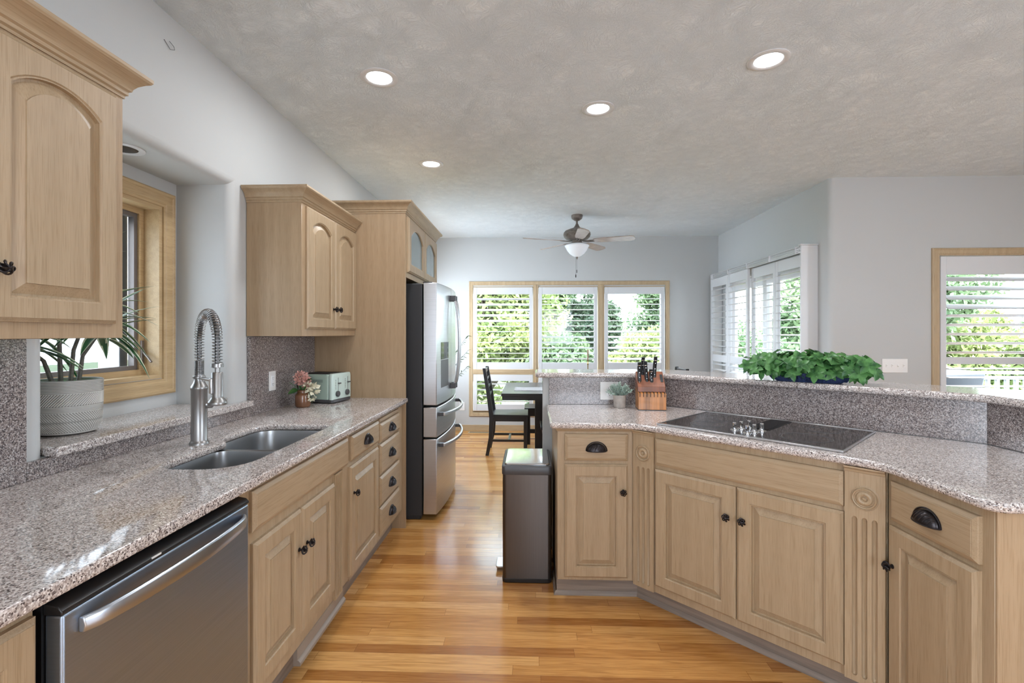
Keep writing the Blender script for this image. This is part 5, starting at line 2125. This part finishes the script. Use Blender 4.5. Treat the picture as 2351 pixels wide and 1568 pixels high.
part('strap', m, M_DGREY, gr)


def leaf_cloud(name, mat, parent, centers, radii, per, size, seed, kind=None):
    g = np.random.default_rng(seed)
    V = []
    for c_, r_ in zip(centers, radii):
        d = g.normal(size=(per, 3))
        d /= np.linalg.norm(d, axis=1, keepdims=True)
        rad = r_ * g.uniform(0.45, 1.05, size=(per, 1))
        V.append(np.asarray(c_)[None, :] + d * rad)
    P = np.concatenate(V)
    n = len(P)
    a = g.normal(size=(n, 3))
    a /= np.linalg.norm(a, axis=1, keepdims=True)
    b = g.normal(size=(n, 3))
    b -= a * (a * b).sum(1, keepdims=True)
    b /= np.linalg.norm(b, axis=1, keepdims=True)
    s_ = size * g.uniform(0.6, 1.3, size=(n, 1))
    q = np.stack([P - a * s_, P + b * s_ * 0.45, P + a * s_, P - b * s_ * 0.45], axis=1).reshape(-1, 3)
    me = bpy.data.meshes.new(name)
    me.vertices.add(4 * n)
    me.vertices.foreach_set('co', q.astype(np.float32).ravel())
    me.loops.add(4 * n)
    me.loops.foreach_set('vertex_index', np.arange(4 * n, dtype=np.int32))
    me.polygons.add(n)
    me.polygons.foreach_set('loop_start', np.arange(0, 4 * n, 4, dtype=np.int32))
    me.update(calc_edges=True)
    me.validate()
    me.materials.append(mat)
    o_ = bpy.data.objects.new(name, me)
    COL.objects.link(o_)
    if parent is not None:
        o_.parent = parent
    return o_


def tree(label, x, y, rx, ry, z0_, z1_, mat, seed, dens=1.0, size=0.10, trunk=True, blob=0.5, name='tree', group='trees in the garden', zb=-1.2):
    rt = thing(name, label, 'tree' if name == 'tree' else 'shrub', (x, y, zb), 0, group)
    g = random.Random(seed)
    cs_, rs_ = [], []
    n = int(46 * dens)
    zc, rz_ = (z0_ + z1_) / 2 - zb, (z1_ - z0_) / 2
    for k in range(n):
        while True:
            u, v, w = g.uniform(-1, 1), g.uniform(-1, 1), g.uniform(-1, 1)
            if u * u + v * v + w * w <= 1:
                break
        cs_.append((u * rx * 0.85, v * ry * 0.85, zc + w * rz_ * 0.88))
        rs_.append(blob * g.uniform(0.6, 1.25))
    leaf_cloud('foliage', mat, rt, cs_, rs_, 330, size, seed)
    m_ = MB()
    m_.tube([(0, 0, 0), (0.08, 0.02, zc * 0.5), (0, 0, zc)], [0.16, 0.11, 0.06], 8)
    for k in range(0, n, 4):
        c_ = cs_[k]
        m_.tube([(0.02, 0, max(0.5, c_[2] * 0.55)), (c_[0] * 0.5, c_[1] * 0.5, c_[2] * 0.82), c_], [0.05, 0.03, 0.01], 5)
    part('trunk', m_, M_BARK, rt)
    return rt


tree('broad yellow-green tree filling the left far window', -1.2, 13.5, 2.2, 1.6, -1.0, 5.0, M_TREEA, 1, 2.4, 0.085, blob=0.55)
tree('tall thin-leaved tree whose branch tops the middle far window', 0.75, 16.5, 1.0, 0.9, 2.1, 4.6, M_TREEB, 2, 0.8, 0.09, blob=0.42)
tree('dark upright tree in the middle far window', 1.78, 14.5, 0.85, 0.85, -0.3, 2.85, M_TREEC, 3, 1.3, 0.075, blob=0.38)
tree('leafy tree at the right edge of the far windows', 4.7, 16.8, 1.05, 1.1, -0.6, 4.3, M_TREEB, 4, 1.4, 0.085, blob=0.45)
tree('low yellow-green bush below the right far window', 3.0, 12.6, 1.3, 0.8, -1.1, 1.65, M_TREEA, 5, 1.3, 0.075, blob=0.42, name='bush', group='bushes in the garden')
tree('low green bush between the tall trees', 0.9, 13.2, 1.0, 0.7, -1.1, 1.45, M_TREEB, 6, 1.4, 0.08, blob=0.45, name='bush', group='bushes in the garden')
tree('green tree beyond the patio door shutters', 7.6, 12.0, 1.7, 1.5, -0.5, 4.2, M_TREEB, 7, 1.5, 0.085, blob=0.5)
tree('pale tree at the upper left of the deck window', 9.3, 11.6, 1.2, 1.1, 1.2, 4.6, M_TREEB, 8, 1.2, 0.075, blob=0.42)
tree('low yellow-green bush beyond the covered grill', 7.6, 10.6, 1.5, 0.8, -1.1, 1.15, M_TREEA, 12, 1.2, 0.075, blob=0.42, name='bush', group='bushes in the garden')
tree('wide yellow-green bush behind the deck railing', 11.5, 12.8, 2.2, 1.1, -1.1, 2.15, M_TREEA, 9, 1.8, 0.08, blob=0.5, name='bush', group='bushes in the garden')
tree('round green bush at the right behind the railing', 14.8, 13.8, 1.9, 1.2, -1.1, 2.3, M_TREEB, 10, 1.5, 0.08, blob=0.5, name='bush', group='bushes in the garden')
gd = np.random.default_rng(55)
cs_ = [(x + gd.uniform(-1, 1), 34 + gd.uniform(-2, 2), gd.uniform(-1.5, 1.7)) for x in np.arange(-14, 46, 0.8) for _ in range(4)]
o = leaf_cloud('treeline', M_TREEB, None, cs_, [1.3] * len(cs_), 130, 0.17, 56)
tag(o, 'distant line of green trees on the horizon', 'trees', kind='stuff')
structure('patio_ground', MB().box(-40, XL - 0.5, -8, YB + 0.6, -1.3, -1.2), M_STUCCO, label='pale concrete yard outside the sink window', cat='ground')
